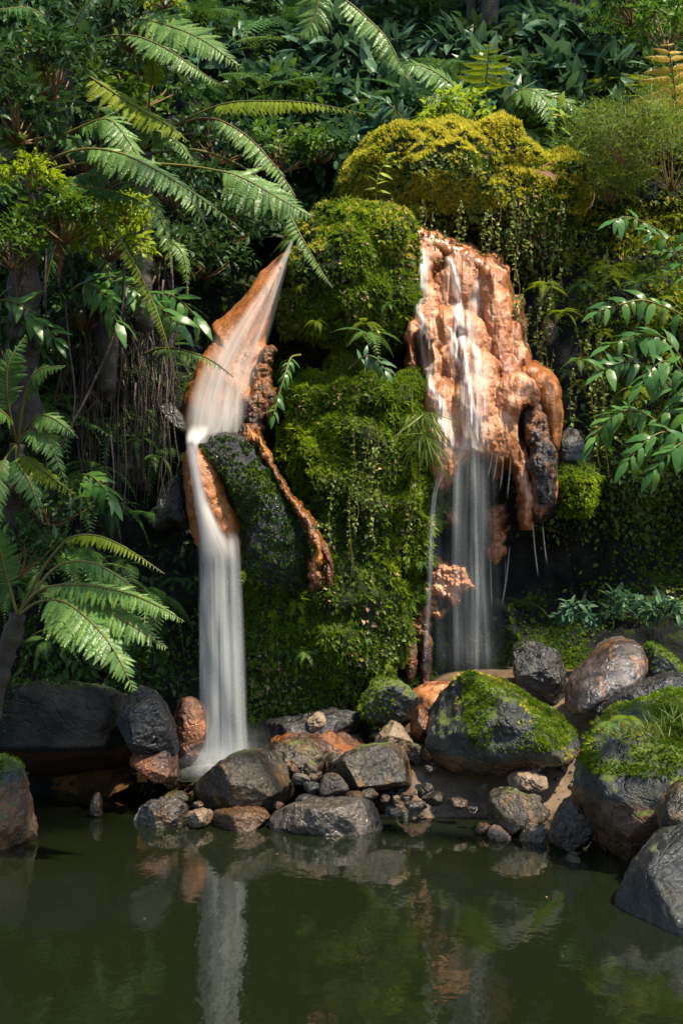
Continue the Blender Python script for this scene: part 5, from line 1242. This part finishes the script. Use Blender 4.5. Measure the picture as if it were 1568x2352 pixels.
b = at(20, 1300, 9.2)
t5 = thing('tree_fern', 'feathery dark tree fern crowding the left edge at mid height', 'tree fern', b)
trunk(t5, b, [(20, 1300, 9.3), (30, 1150, 9.25), (40, 1020, 9.2)], .05, .04)
for pts, hw, mt in [([(40, 1020, 9.2), (80, 960, 9.0), (120, 960, 8.9), (180, 1005, 8.8)], 40, 'fern'), ([(40, 1020, 9.2), (70, 990, 9.0), (110, 1010, 8.9), (160, 1130, 8.8)], 42, 'fern'), ([(40, 1020, 9.2), (60, 900, 9.0), (90, 850, 8.9), (150, 840, 8.8)], 44, 'fern_dark'), ([(40, 1020, 9.2), (20, 930, 9.0), (20, 840, 8.9), (60, 770, 8.9)], 44, 'fern_dark'), ([(40, 1020, 9.2), (20, 960, 9.0), (-20, 940, 8.9), (-70, 990, 8.8)], 44, 'fern'), ([(40, 1020, 9.2), (40, 1060, 9.0), (70, 1110, 8.9), (100, 1200, 8.8)], 40, 'fern_dark'), ([(40, 1020, 9.2), (60, 1050, 9.0), (110, 1090, 8.95), (190, 1150, 8.9)], 36, 'fern_lime'), ([(40, 1020, 9.2), (10, 1060, 9.0), (-10, 1130, 8.9), (0, 1220, 8.9)], 40, 'fern')]:
    frond(t5, b, pts, hw, 18, mt, nrm=(.1, -.6, .75), fold=.2)

# fern branch over the cascade, small fern in the hollow, frond hanging from above, ferns on the right slope
b = at(330, 815, 10.1)
o = thing('fern', 'single grey-green frond reaching across the white water of the cascade', 'fern', b)
frond(o, b, [(330, 815, 10.2), (370, 800, 10.0), (420, 805, 9.85), (480, 825, 9.75), (537, 866, 9.7)], 30, 20, 'fern', start=.2, nrm=(0, -.5, .85), fold=.25)
b = at(320, 548, 10.4)
o = thing('fern', 'drooping paired fronds hanging in the dark hollow beside the slide', 'fern', b)
frond(o, b, [(320, 548, 10.4), (355, 550, 10.3), (400, 560, 10.2), (425, 600, 10.15), (432, 690, 10.1)], 26, 22, 'fern', start=.25, nrm=(.3, -.8, .5), fold=.1)
b = at(770, -140, 10.9)
o = thing('fern', 'long pale frond hanging into view at the top of the picture', 'fern', b)
frond(o, b, [(690, -120, 11.0), (760, -30, 10.9), (830, 30, 10.8), (885, 85, 10.7), (915, 140, 10.7), (945, 185, 10.7)], 48, 26, 'fern', start=.3, nrm=(.5, -.6, .6), fold=.35)
frond(o, b, [(690, -120, 11.0), (730, -30, 10.9), (720, 40, 10.9), (690, 90, 10.9)], 48, 20, 'fern', start=.3, nrm=(.1, -.8, .6))
b = at(1120, 330, 12.3)
o = thing('tree_fern', 'fern with a flat sunlit frond tip standing above the golden boulder', 'tree fern', b)
frond(o, b, [(1118, 330, 12.4), (1115, 250, 12.3), (1116, 190, 12.2), (1120, 140, 12.1), (1122, 95, 12.0)], 58, 5, 'fern_lime', start=.42, nrm=(0, -.95, .3), fold=.0, sweep=(-.1, .3))
frond(o, b, [(1118, 330, 12.4), (1150, 250, 12.2), (1200, 205, 12.0), (1250, 230, 11.9), (1270, 310, 11.8)], 55, 20, 'fern', nrm=(.2, -.7, .6))
frond(o, b, [(1118, 330, 12.4), (1160, 260, 12.2), (1230, 220, 12.1), (1310, 240, 12.0), (1350, 300, 12.0)], 52, 20, 'fern', nrm=(.2, -.7, .6))
frond(o, b, [(1118, 330, 12.4), (1080, 240, 12.2), (1020, 180, 12.1), (960, 150, 12.0), (910, 160, 12.0)], 50, 20, 'fern', nrm=(-.2, -.7, .6))
frond(o, b, [(1118, 330, 12.4), (1090, 260, 12.2), (1030, 220, 12.1), (960, 230, 12.0)], 46, 20, 'fern_dark', nrm=(-.2, -.7, .6))
frond(o, b, [(1118, 330, 12.4), (1180, 300, 12.1), (1220, 310, 12.0), (1245, 370, 11.9)], 42, 18, 'fern', nrm=(.2, -.7, .6))
b = at(1590, 320, 11.4)
o = thing('tree_fern', 'fern with yellow autumn-coloured fronds at the right edge near the top', 'tree fern', b)
frond(o, b, [(1560, 330, 11.4), (1555, 270, 11.4), (1548, 200, 11.35), (1540, 140, 11.3), (1530, 95, 11.3)], 84, 6, 'fern_yellow', start=.15, nrm=(.1, -.95, .3), fold=.0, sweep=(-.1, .35), stalk='stalk_brown')
frond(o, b, [(1560, 330, 11.4), (1590, 270, 11.3), (1630, 200, 11.2), (1680, 160, 11.1)], 60, 6, 'fern_yellow', start=.2, nrm=(-.1, -.95, .3), fold=.0)
frond(o, b, [(1560, 330, 11.4), (1540, 290, 11.3), (1515, 250, 11.2), (1480, 235, 11.1)], 40, 14, 'fern_lime', start=.3, nrm=(-.1, -.8, .5), fold=.0)

# ------------------------------------------------------------------ right: large-leaved ginger, slope shrubs
def ginger(label, base_px, canes, size, leaves=GL, seed=0):
    b = at(*base_px)
    o = thing('ginger_plant', label, 'plant', b)
    for i, (pts, n, sg) in enumerate(canes):
        cane(o, b, pts, n, size * sg, leaves, seed=seed * 17 + i)
    return o
ginger('lush ginger with big glossy leaves arching in from the right edge', (1600, 1200, 9.2),
       [([(1640, 1150, 9.3), (1580, 950, 9.2), (1510, 860, 9.1), (1440, 830, 9.0), (1385, 850, 8.95)], 12, 1.0),
        ([(1640, 1150, 9.3), (1560, 1020, 9.1), (1480, 950, 9.0), (1410, 950, 8.9), (1360, 1010, 8.85)], 13, 1.0),
        ([(1640, 1150, 9.3), (1590, 900, 9.2), (1540, 790, 9.1), (1480, 770, 9.0), (1400, 790, 8.95)], 11, 1.0),
        ([(1650, 1150, 9.2), (1600, 950, 9.0), (1570, 860, 8.9), (1520, 830, 8.8), (1470, 880, 8.75)], 11, 1.0),
        ([(1650, 1150, 9.2), (1610, 1080, 9.0), (1560, 1000, 8.9), (1500, 1000, 8.8), (1440, 1060, 8.75)], 12, 1.0),
        ([(1660, 1150, 9.1), (1620, 1080, 8.9), (1580, 1020, 8.8), (1545, 1030, 8.7), (1500, 1080, 8.7)], 10, 1.0)], .215, seed=1)
ginger('pale-leaved ginger shoots above the glossy clump on the right', (1560, 760, 10.5),
       [([(1600, 760, 10.5), (1560, 640, 10.4), (1520, 540, 10.3), (1450, 500, 10.2), (1410, 505, 10.15)], 10, .85),
        ([(1600, 760, 10.5), (1570, 640, 10.4), (1540, 560, 10.3), (1490, 530, 10.2)], 8, .8),
        ([(1620, 760, 10.4), (1560, 720, 10.2), (1480, 690, 10.1), (1420, 700, 10.0), (1370, 715, 9.95)], 9, .8)], .24, seed=2)
ginger('dark glossy ginger drooping over the roots left of the slide', (260, 780, 9.6),
       [([(170, 660, 9.8), (220, 640, 9.6), (290, 655, 9.4), (350, 690, 9.3), (410, 745, 9.2)], 11, 1.0),
        ([(180, 680, 9.8), (260, 660, 9.6), (330, 670, 9.5), (400, 680, 9.4), (455, 730, 9.3)], 11, 1.0),
        ([(160, 670, 9.7), (200, 650, 9.5), (240, 680, 9.3), (270, 740, 9.2)], 8, 1.0)], .25, seed=3)
ginger('slim ginger cane in front of the mossy hump right of the slide', (690, 960, 10.2),
       [([(690, 815, 10.3), (668, 822, 10.2), (655, 860, 10.1), (640, 910, 10.05), (628, 955, 10.0)], 14, 1.0)], .13, seed=4)
ginger('dark ginger tips left of the white column', (150, 1240, 9.5), [([(170, 1100, 9.6), (200, 1090, 9.5), (230, 1110, 9.4), (260, 1150, 9.35)], 6, 1.0)], .2, seed=5)
ginger('ginger with blue-green leaves hanging over the left roots', (60, 760, 9.3), [([(0, 800, 9.4), (40, 740, 9.3), (90, 735, 9.2), (130, 780, 9.1)], 8, 1.0), ([(-40, 720, 9.3), (0, 690, 9.2), (50, 700, 9.1), (80, 740, 9.0)], 7, 1.0)], .2, seed=6)
ginger('yellow-green seedling standing on the shoulder left of the golden boulder', (862, 480, 11.2), [([(862, 480, 11.2), (864, 440, 11.2), (868, 405, 11.2), (885, 370, 11.2)], 6, 1.0)], .14, GLL, 7)
ginger('tall lime seedling behind the right end of the golden boulder', (1255, 430, 11.6), [([(1250, 430, 11.6), (1265, 370, 11.6), (1275, 310, 11.6), (1285, 245, 11.6)], 12, 1.0), ([(1260, 440, 11.5), (1300, 380, 11.5), (1320, 340, 11.5)], 7, 1.0)], .19, GLL, 8)
ginger('leaning pale-leaved shoot left of the lime bush', (935, 300, 12.0), [([(945, 310, 12.0), (925, 275, 11.95), (900, 245, 11.9), (880, 230, 11.9)], 7, 1.0)], .17, GLD, 9)
ginger('drooping pale leaves on the ledge between hump and travertine', (870, 860, 10.2), [([(800, 850, 10.3), (830, 822, 10.2), (860, 820, 10.15), (885, 850, 10.1)], 6, 1.0)], .15, GLD, 10)

shrub('lime', at(1050, 310, 11.9), .95, 1.0, 'bright lime bush growing right behind the golden boulder')
shrub('lime', at(960, 330, 11.8), .5, 2.0, 'low yellow-green bush at the left end of the golden boulder')
shrub('lime', at(250, 600, 9.2), .85, .4, 'light green bush with sunlit tips beside the hanging roots')
shrub('lime', at(290, 520, 9.1), .55, 1.4, 'small lime sprig above the hanging roots')
shrub('shrub', at(150, 560, 9.0), .85, 2.4, 'large-leaved green bush under the long fronds')
shrub('dark', at(40, 330, 9.0), .9, 3.1, 'leafy bush at the left edge below the corner fern')
shrub('lime', at(70, 440, 8.9), .6, 4.2, 'sunlit sprig on the fibrous trunk at the left edge')
shrub('dark', at(120, 230, 9.3), 1.0, 5.2, 'bush of drooping leaves in the upper left')
shrub('dark', at(300, 120, 9.9), .8, .9, 'bush between the fanned fronds at upper left')
shrub('lime', at(380, 20, 9.6), .6, 2.9, 'lime twigs hanging at the top edge left of the centre')
shrub('shrub', at(30, 620, 8.9), .7, 1.9, 'bush with yellowish tips by the left edge trunk')
shrub('feather', at(1460, 400, 11.1), 1.15, 1.0, 'feathery green shrub on the right slope')
shrub('feather', at(1540, 440, 10.9), 1.1, 2.0, 'feathery brown-tinged shrub at the right edge')
shrub('feather', at(1390, 380, 11.5), .9, 3.0, 'pale feathery shrub behind the golden boulder')
shrub('shrub', at(1530, 120, 11.8), 1.0, 1.3, 'small-leaved bush in the top right corner')
shrub('shrub', at(1450, 60, 13.0), 1.0, 4.3, 'shaded bush left of the top right corner')
shrub('feather', at(1400, 470, 11.2), .7, 4.0, 'small feathery tuft on the right slope')
shrub('ginger', at(1340, 1440, 10.75), .42, .3, 'low dark broad-leaved plant in the right hollow')
shrub('ginger', at(1440, 1430, 10.6), .45, 2.3, 'glossy low plant behind the mirror-bright boulder', v=1)
shrub('ginger', at(1520, 1440, 10.4), .45, 4.3, 'low leafy plant at the right edge of the hollow', v=2)
shrub('dark', at(200, 760, 9.9), .9, .5, 'dark bush hanging among the roots')
shrub('dark', at(20, 860, 9.6), .9, 1.5, 'dark bush behind the mid-height ferns at the left edge')
shrub('dark', at(110, 1210, 9.4), .8, 2.5, 'dark mossy bush behind the low tree fern')
shrub('dark', at(40, 1330, 9.0), .8, 3.5, 'dark bush at the left edge above the low tree fern')
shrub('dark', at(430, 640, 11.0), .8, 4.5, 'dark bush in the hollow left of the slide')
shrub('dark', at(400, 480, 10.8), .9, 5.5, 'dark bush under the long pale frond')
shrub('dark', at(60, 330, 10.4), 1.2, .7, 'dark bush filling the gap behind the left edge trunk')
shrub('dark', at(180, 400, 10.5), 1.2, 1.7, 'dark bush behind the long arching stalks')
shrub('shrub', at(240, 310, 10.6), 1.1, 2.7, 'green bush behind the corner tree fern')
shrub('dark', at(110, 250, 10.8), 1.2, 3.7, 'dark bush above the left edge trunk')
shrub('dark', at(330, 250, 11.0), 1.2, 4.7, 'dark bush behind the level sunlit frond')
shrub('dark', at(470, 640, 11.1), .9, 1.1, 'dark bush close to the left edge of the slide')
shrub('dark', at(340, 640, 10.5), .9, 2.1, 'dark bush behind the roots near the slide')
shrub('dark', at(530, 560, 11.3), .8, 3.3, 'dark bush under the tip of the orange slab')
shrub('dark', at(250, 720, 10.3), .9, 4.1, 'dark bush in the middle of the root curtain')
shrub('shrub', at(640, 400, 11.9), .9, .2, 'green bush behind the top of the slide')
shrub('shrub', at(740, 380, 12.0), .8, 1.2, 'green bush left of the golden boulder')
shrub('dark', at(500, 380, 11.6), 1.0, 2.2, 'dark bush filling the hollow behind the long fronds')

SF = [(672, 556, 10.85, .2, 'fern', 'soft fern hiding the tip of the orange slab'), (700, 545, 10.9, .16, 'fern_lime', 'lime fern beside the tip of the orange slab'), (765, 505, 11.0, .22, 'fern_lime', 'pale fern on the crest of the mossy hump'), (815, 500, 10.95, .16, 'fern_lime', 'tiny fern on top of the mossy hump'), (845, 770, 10.45, .26, 'fern', 'fresh fern rosette where hump and buttress meet'),
      (838, 745, 10.5, .18, 'fern_lime', 'small yellow-green fern above the rosette'), (890, 500, 11.1, .16, 'fern_lime', 'small pale fern at the lip of the right fall'), (380, 620, 10.7, .2, 'fern', 'small fern in the dark hollow'),
      (690, 660, 10.6, .10, 'fern_lime', 'little fern on the left side of the hump'), (725, 740, 10.55, .12, 'fern_lime', 'little fern low on the hump'), (890, 700, 10.6, .12, 'fern', 'little fern on the right side of the hump'),
      (1250, 660, 11.0, .2, 'fern_lime', 'lime fern on the creeper wall right of the travertine'), (1290, 720, 10.95, .18, 'fern_lime', 'lime fern on the wall further right'), (1330, 830, 10.95, .2, 'fern', 'fern on the creeper wall by the glossy ginger'),
      (1400, 640, 11.0, .2, 'fern_lime', 'pale fern high on the right mossy wall'), (1470, 650, 10.9, .2, 'fern', 'green fern on the right mossy wall'), (700, 1500, 10.2, .13, 'fern', 'small wet fern low on the buttress'),
      (670, 1490, 10.25, .12, 'fern_dark', 'tiny dark fern beside the wet one'), (740, 1480, 10.2, .11, 'fern_dark', 'tiny hanging fern on the buttress'), (270, 1340, 10.1, .25, 'fern_dark', 'dark fern behind the low tree fern'),
      (410, 1330, 10.3, .18, 'fern_dark', 'shade fern left of the white column'), (340, 1180, 10.3, .2, 'fern_dark', 'shade fern under the black wet rock'), (360, 1050, 10.3, .2, 'fern', 'fern below the tilted grey slab'),
      (320, 1010, 10.3, .2, 'fern_dark', 'dim fern among the hanging roots'), (620, 480, 11.5, .25, 'fern', 'fern at the head of the slide'), (1200, 1390, 11.1, .2, 'fern_dark', 'dim fern in the right hollow'),
      (1300, 1450, 10.9, .22, 'fern_dark', 'dim fern behind the dark rounded boulder'), (1440, 1650, 7.75, .16, 'fern_lime', 'bright fern on the shoulder of the tall mossy boulder'), (1405, 1660, 7.7, .14, 'fern', 'soft fern on the left edge of the tall mossy boulder'),
      (1540, 1600, 7.8, .15, 'fern_lime', 'bright fern at the back of the tall mossy boulder'), (180, 560, 10.2, .4, 'fern_dark', 'wide shade fern behind the left bushes'), (560, 780, 11.0, .2, 'fern_dark', 'shade fern by the left side of the slide')]
for i, (u, v, Yd, s, k, lab) in enumerate(SF):
    fern(k, at(u, v, Yd), s, lab, 7, spread=220, tilt=(-15, 30), seed=50 + i)

# grass on the tall boulder and hanging on the buttress
def grass(P, n, length, label, spread, mat='creeper', hang=0.0, seed=0):
    r = np.random.default_rng(seed)
    Q = r.normal(0, spread, (n, 3)) * np.array([1, .6, .25])
    D = norm(r.normal(0, .45, (n, 3)) + np.array([0, -.25, 1 - 2 * hang]))
    V, Fc, T = scatter(Q, D, norm(r.normal(0, .5, (n, 3)) + np.array([0, -1, .3])), length * r.uniform(.5, 1.2, n), leaf_tpl(.045, 4, .1, .55, .3), r.random(n))
    t = thing('grass_tuft', label, 'grass', P)
    link('blades', mesh_np('blades', V, Fc, M[mat], False, T), t, kind='stuff')
grass(at(1495, 1690, 7.4), 45, .12, 'green grass tuft on the front of the tall mossy boulder', .04, seed=1)
grass(at(1440, 1690, 7.42), 30, .09, 'short grass tuft on the left of the tall mossy boulder', .04, seed=2)
grass(at(1550, 1660, 7.45), 35, .10, 'grass tuft on the tall mossy boulder by the right edge', .05, seed=3)
grass(at(965, 950, 10.25), 60, .28, 'long dry grass trailing down beside the right travertine', .05, 'creeper', 1.0, 4)
grass(at(975, 1000, 10.25), 40, .30, 'pale hanging grass below the trailing tuft', .03, 'feather', 1.0, 5)

# ------------------------------------------------------------------ hanging roots and vines
def hang(n, u0, u1, v0, v1, Y0, Y1, len0, len1, rad, mat, seed):
    r = np.random.default_rng(seed); mb = MB()
    for k in range(n):
        u = r.uniform(u0, u1); v = r.uniform(v0, v1); Yd = r.uniform(Y0, Y1); L = r.uniform(len0, len1)
        m = 7
        tt = np.linspace(0, 1, m)
        P = np.array([at(u + r.normal(0, 5) + 14 * math.sin(3 * t + k) * t, v + L * t, Yd) for t in tt])
        V, Fs = tube(P, np.linspace(rad, rad * .5, m) * r.uniform(.5, 1.6), 4); mb.add(V, Fs, r.random())
    return mb
link('hanging_roots', hang(200, 120, 400, 560, 900, 10.1, 10.55, 120, 420, .0055, 'root', 3).mesh('hanging_roots', M['root']), None, (0, 0, 0), 'curtain of thin brown roots hanging on the dark left wall', 'roots', kind='stuff')
for i, (pts, rad) in enumerate([([(150, 690, 9.4), (160, 800, 9.4), (172, 900, 9.4), (165, 1000, 9.4)], .010), ([(280, 560, 9.35), (285, 690, 9.35), (250, 800, 9.35), (190, 930, 9.35), (140, 1030, 9.35), (110, 1190, 9.35)], .012), ([(255, 1000, 10.0), (262, 1100, 10.0), (250, 1200, 10.0)], .008), ([(108, 560, 9.5), (104, 680, 9.5), (112, 790, 9.5)], .009), ([(285, 960, 9.9), (290, 1080, 9.9), (283, 1180, 9.9)], .007)]):
    Pp = catmull(np.array([at(*p) for p in pts]), 24); V, Fs = tube(Pp, np.linspace(rad, rad * .6, 24), 6)
    bs = Pp[-1]
    link('vine', mesh_np('vine', V - bs, Fs, M['root']), None, tuple(bs), ['reddish vine hanging beside the left edge ferns', 'long crooked stem slanting down across the dark roots', 'thin pale root above the low tree fern', 'straight vine under the left edge trunk', 'thin root hanging near the white column'][i], 'vine')
# leafy creeper strands hanging under the golden boulder and on the right wall
def strand_mesh(L, seed):
    r = np.random.default_rng(seed); mb = MB()
    t = np.linspace(0, 1, 10)
    P = np.stack([.03 * np.sin(4 * t + seed), -.02 * t, -L * t], 1)
    V, Fs = tube(P, .0025, 4); st = mesh_np('stem', V, Fs, M['stalk_brown'], True, np.full(len(V), .5))
    n = int(L * 42)
    k = r.random(n); Q = np.stack([np.interp(k, t, P[:, j]) for j in range(3)], 1)
    D = norm(r.normal(0, .7, (n, 3)) + np.array([0, -.3, -.35])); N = norm(r.normal(0, .3, (n, 3)) + np.array([0, -.9, .5]))
    V, Fc, T = scatter(Q, D, N, .038 * r.uniform(.6, 1.3, n), L_creep, r.random(n))
    return st, mesh_np('foliage', V, Fc, M['creeper'], False, T)
ST = [strand_mesh(.35 + .16 * k, k) for k in range(4)]
r_ = np.random.default_rng(21)
SJ = {}
for i in range(72):
    if i < 30: u, v, Yd, pl, gr = r_.uniform(880, 1290), r_.uniform(440, 540), 11.15, ' under the golden boulder', 'creeper strands under the golden boulder'
    elif i < 58: u, v, Yd, pl, gr = r_.uniform(1180, 1400), r_.uniform(560, 900), 11.0, ' right of the travertine', 'creeper strands on the right wall'
    else: u, v, Yd, pl, gr = r_.uniform(740, 960), r_.uniform(900, 1150), 10.15, ' on the buttress', 'creeper strands on the buttress'
    def mk(lab, u=u, v=v, Yd=Yd, gr=gr, k=i % 4, a_=r_.uniform(-.6, .6), s=r_.uniform(.7, 1.1)):
        o = thing('creeper_strand', lab, 'creeper', at(u, v, Yd), gr)
        o.rotation_euler = (0, 0, a_); o.scale = (s, s, s)
        link('stem', ST[k][0], o); link('foliage', ST[k][1], o, kind='stuff')
    SJ.setdefault(pl, []).append((u, v, mk))
for pl, it in SJ.items():
    rows(it, 'leafy creeper strand', pl)

# fallen leaves
for i, (u, v, Yd, rz, s, k, lab) in enumerate([(1255, 405, 11.05, .5, .18, 0, 'curled tan dead leaf on the right shoulder of the golden boulder'), (1275, 415, 11.0, 2.2, .2, 0, 'broad dead leaf lowest of those on the golden boulder'), (1240, 395, 11.1, 4.0, .15, 0, 'small dead leaf topmost on the golden boulder shoulder'),
                                               (1345, 480, 11.0, 1.2, .18, 0, 'brown withered leaf hanging right of the golden boulder'), (1000, 322, 11.5, 1.5, .17, 1, 'yellow leaf lying on the left crest of the golden boulder'), (1300, 275, 11.6, .8, .17, 1, 'yellow leaf caught on the tall lime seedling'),
                                               (870, 765, 10.2, .4, .06, 1, 'small yellow leaf on the fern rosette')]):
    me = (DEAD[i % 2] if k == 0 else lancet('fallen_leaf', 'yellowleaf', .4, .4, seed=i))
    o = link('fallen_leaf', me, None, tuple(at(u, v, Yd)), lab, 'leaf'); o.scale = (s, s, s); o.rotation_euler = (.9 if i not in (7, 8, 3) else 2.6, .2, rz)

# ------------------------------------------------------------------ unseen tree added on the right bank, its crowns shading the left wall
def shade_tree(label, base, path, crowns, seed):
    base = np.asarray(base, float)
    Pp = catmull(np.array(path, float), 40)
    t = thing('tree', label, 'tree', base)
    V, Fs = tube(Pp, np.linspace(.22, .05, 40) * (1 + .15 * fbm(Pp, 3, 2, seed)), 10)
    link('trunk', mesh_np('trunk', V - base, Fs, M['bark']), t)
    for i, (c, sc) in enumerate(crowns):
        o = link('crown', CROWN[i % 2], t, tuple(np.asarray(c) - base), kind='stuff'); o.scale = (sc,) * 3; o.rotation_euler = (0, 0, i * 1.3)
shade_tree('unseen big tree added on the right bank to shade the left wall', (3.9, 6.2, .2), [(3.9, 6.2, .2), (3.8, 6.3, 3), (3.2, 6.6, 5.5), (2.0, 7.0, 7.2), (.4, 7.4, 7.9)], [((.7, 6.1, 8.2), .50), ((1.5, 6.2, 8.2), .5), ((-.2, 6.0, 8.4), .42)], 3)

# small ferns rooted in the moss of hump, buttress and right wall
rf = np.random.default_rng(77)
FJ = {}
for key, n, pl in (('lobe', 16, ' on the mossy hump'), ('butt', 34, ' on the buttress')):
    o_, V_, F_, b_ = ROCKS[key]
    Pq, Nq = sample_surface(V_, F_, 60, lambda P, N: (flip(None, N)[:, 1] < -.25) * 1.0)
    for i in rf.choice(len(Pq), n, replace=False):
        u_, v_ = proj(Pq[i:i + 1]); k = ['fern', 'fern_lime', 'fern_dark'][rf.integers(3)]
        def mk(lab, P0=Pq[i] + np.array([0, -.02, 0]), k=k, s_=rf.uniform(.07, .15), sd=int(rf.integers(9999)), pl=pl):
            fern(k, P0, s_, lab, 5, 'small ferns' + pl, spread=200, tilt=(-40, 20), seed=sd)
        FJ.setdefault(pl, []).append((float(u_[0]), float(v_[0]), mk))
W = np.array([(rf.uniform(1190, 1560), rf.uniform(480, 1020)) for _ in range(40)])
for u_, v_ in W:
    x0 = (u_ - 784) * 11.0 / F; z0 = H + (VH - v_) * 11.0 / F
    yy = float(cliff_y(np.array([x0]), np.array([z0]))[0]) - .12
    k = ['fern', 'fern_lime', 'fern_lime'][rf.integers(3)]
    def mk(lab, P0=np.array([x0 * yy / 11, yy, H + (VH - v_) * yy / F]), k=k, s_=rf.uniform(.10, .22), sd=int(rf.integers(9999))):
        fern(k, P0, s_, lab, 6, 'small ferns on the right wall', spread=200, tilt=(-35, 25), seed=sd)
    FJ.setdefault(' on the right wall', []).append((u_, v_, mk))
for pl, it in FJ.items():
    rows(it, 'little fern', pl)
LJ = []
for i in range(46):
    u_, v_ = rf.uniform(-20, 420), rf.uniform(520, 1500)
    if 430 < u_: continue
    x0 = (u_ - 784) * 10.4 / F; z0 = H + (VH - v_) * 10.4 / F
    yy = float(cliff_y(np.array([x0]), np.array([z0]))[0]) - .25
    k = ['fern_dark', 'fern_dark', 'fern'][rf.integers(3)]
    def mk(lab, P0=np.array([(u_ - 784) * yy / F, yy, H + (VH - v_) * yy / F]), k=k, s_=rf.uniform(.22, .42), sd=int(rf.integers(9999))):
        fern(k, P0, s_, lab, 7, 'shade ferns on the left wall', spread=220, tilt=(-30, 30), seed=sd)
    LJ.append((u_, v_, mk))
rows(LJ, 'shade fern', ' on the left wall')

shade_tree('unseen tree added on the left bank, low crowns blocking the sky', (-4.6, 6.6, .3), [(-4.6, 6.6, .3), (-4.5, 6.6, 2), (-4.4, 6.7, 4), (-4.3, 6.8, 6)], [((-3.9, 6.4, 3.2), .60), ((-4.3, 7.6, 4.6), .75), ((-4.0, 5.4, 4.9), .75), ((-4.6, 6.5, 6.6), .9)], 5)  # both left trees stand unseen, added to cut skylight and darken the hollow
shade_tree('second unseen tree added on the left bank to block the sky, nearer', (-4.8, 4.2, .3), [(-4.8, 4.2, .3), (-4.7, 4.2, 2), (-4.7, 4.3, 4), (-4.6, 4.3, 6.5)], [((-4.2, 4.0, 2.8), .7), ((-4.5, 4.6, 4.8), .9), ((-4.2, 4.2, 7.0), .9)], 7)

RJ = []
for i in range(26):
    u_, v_ = rf.uniform(1180, 1570), rf.uniform(230, 470)
    P0 = hill_pt(u_, v_); k = ['fern_lime', 'fern', 'fern_lime'][rf.integers(3)]
    RJ.append((u_, v_, lambda lab, P0=P0, k=k, s_=rf.uniform(.3, .55), sd=int(rf.integers(9999)): fern(k, P0 + np.array([0, -.2, .12]), s_, lab, 8, 'light ferns on the right slope', seed=sd)))
rows(RJ, 'light green fern', ' right of the golden boulder')

# tiny leaves floating on the pool
for i, (u, v, s_, lab) in enumerate([(1255, 2062, .025, 'tiny tan leaf floating right of the middle of the pool'), (640, 1962, .02, 'small leaf floating just off the ochre boulder'), (330, 2110, .02, 'small leaf adrift left of the white reflection')]):
    Yd = F * H / (v - VH)
    P0 = at(u, v, Yd); P0[2] = .004
    o = link('floating_leaf', lancet('floating_leaf', 'dead', .5, .08, fold=.05, seed=i), None, tuple(P0), lab, 'leaf'); o.scale = (s_,) * 3; o.rotation_euler = (0, 0, i * 1.9)
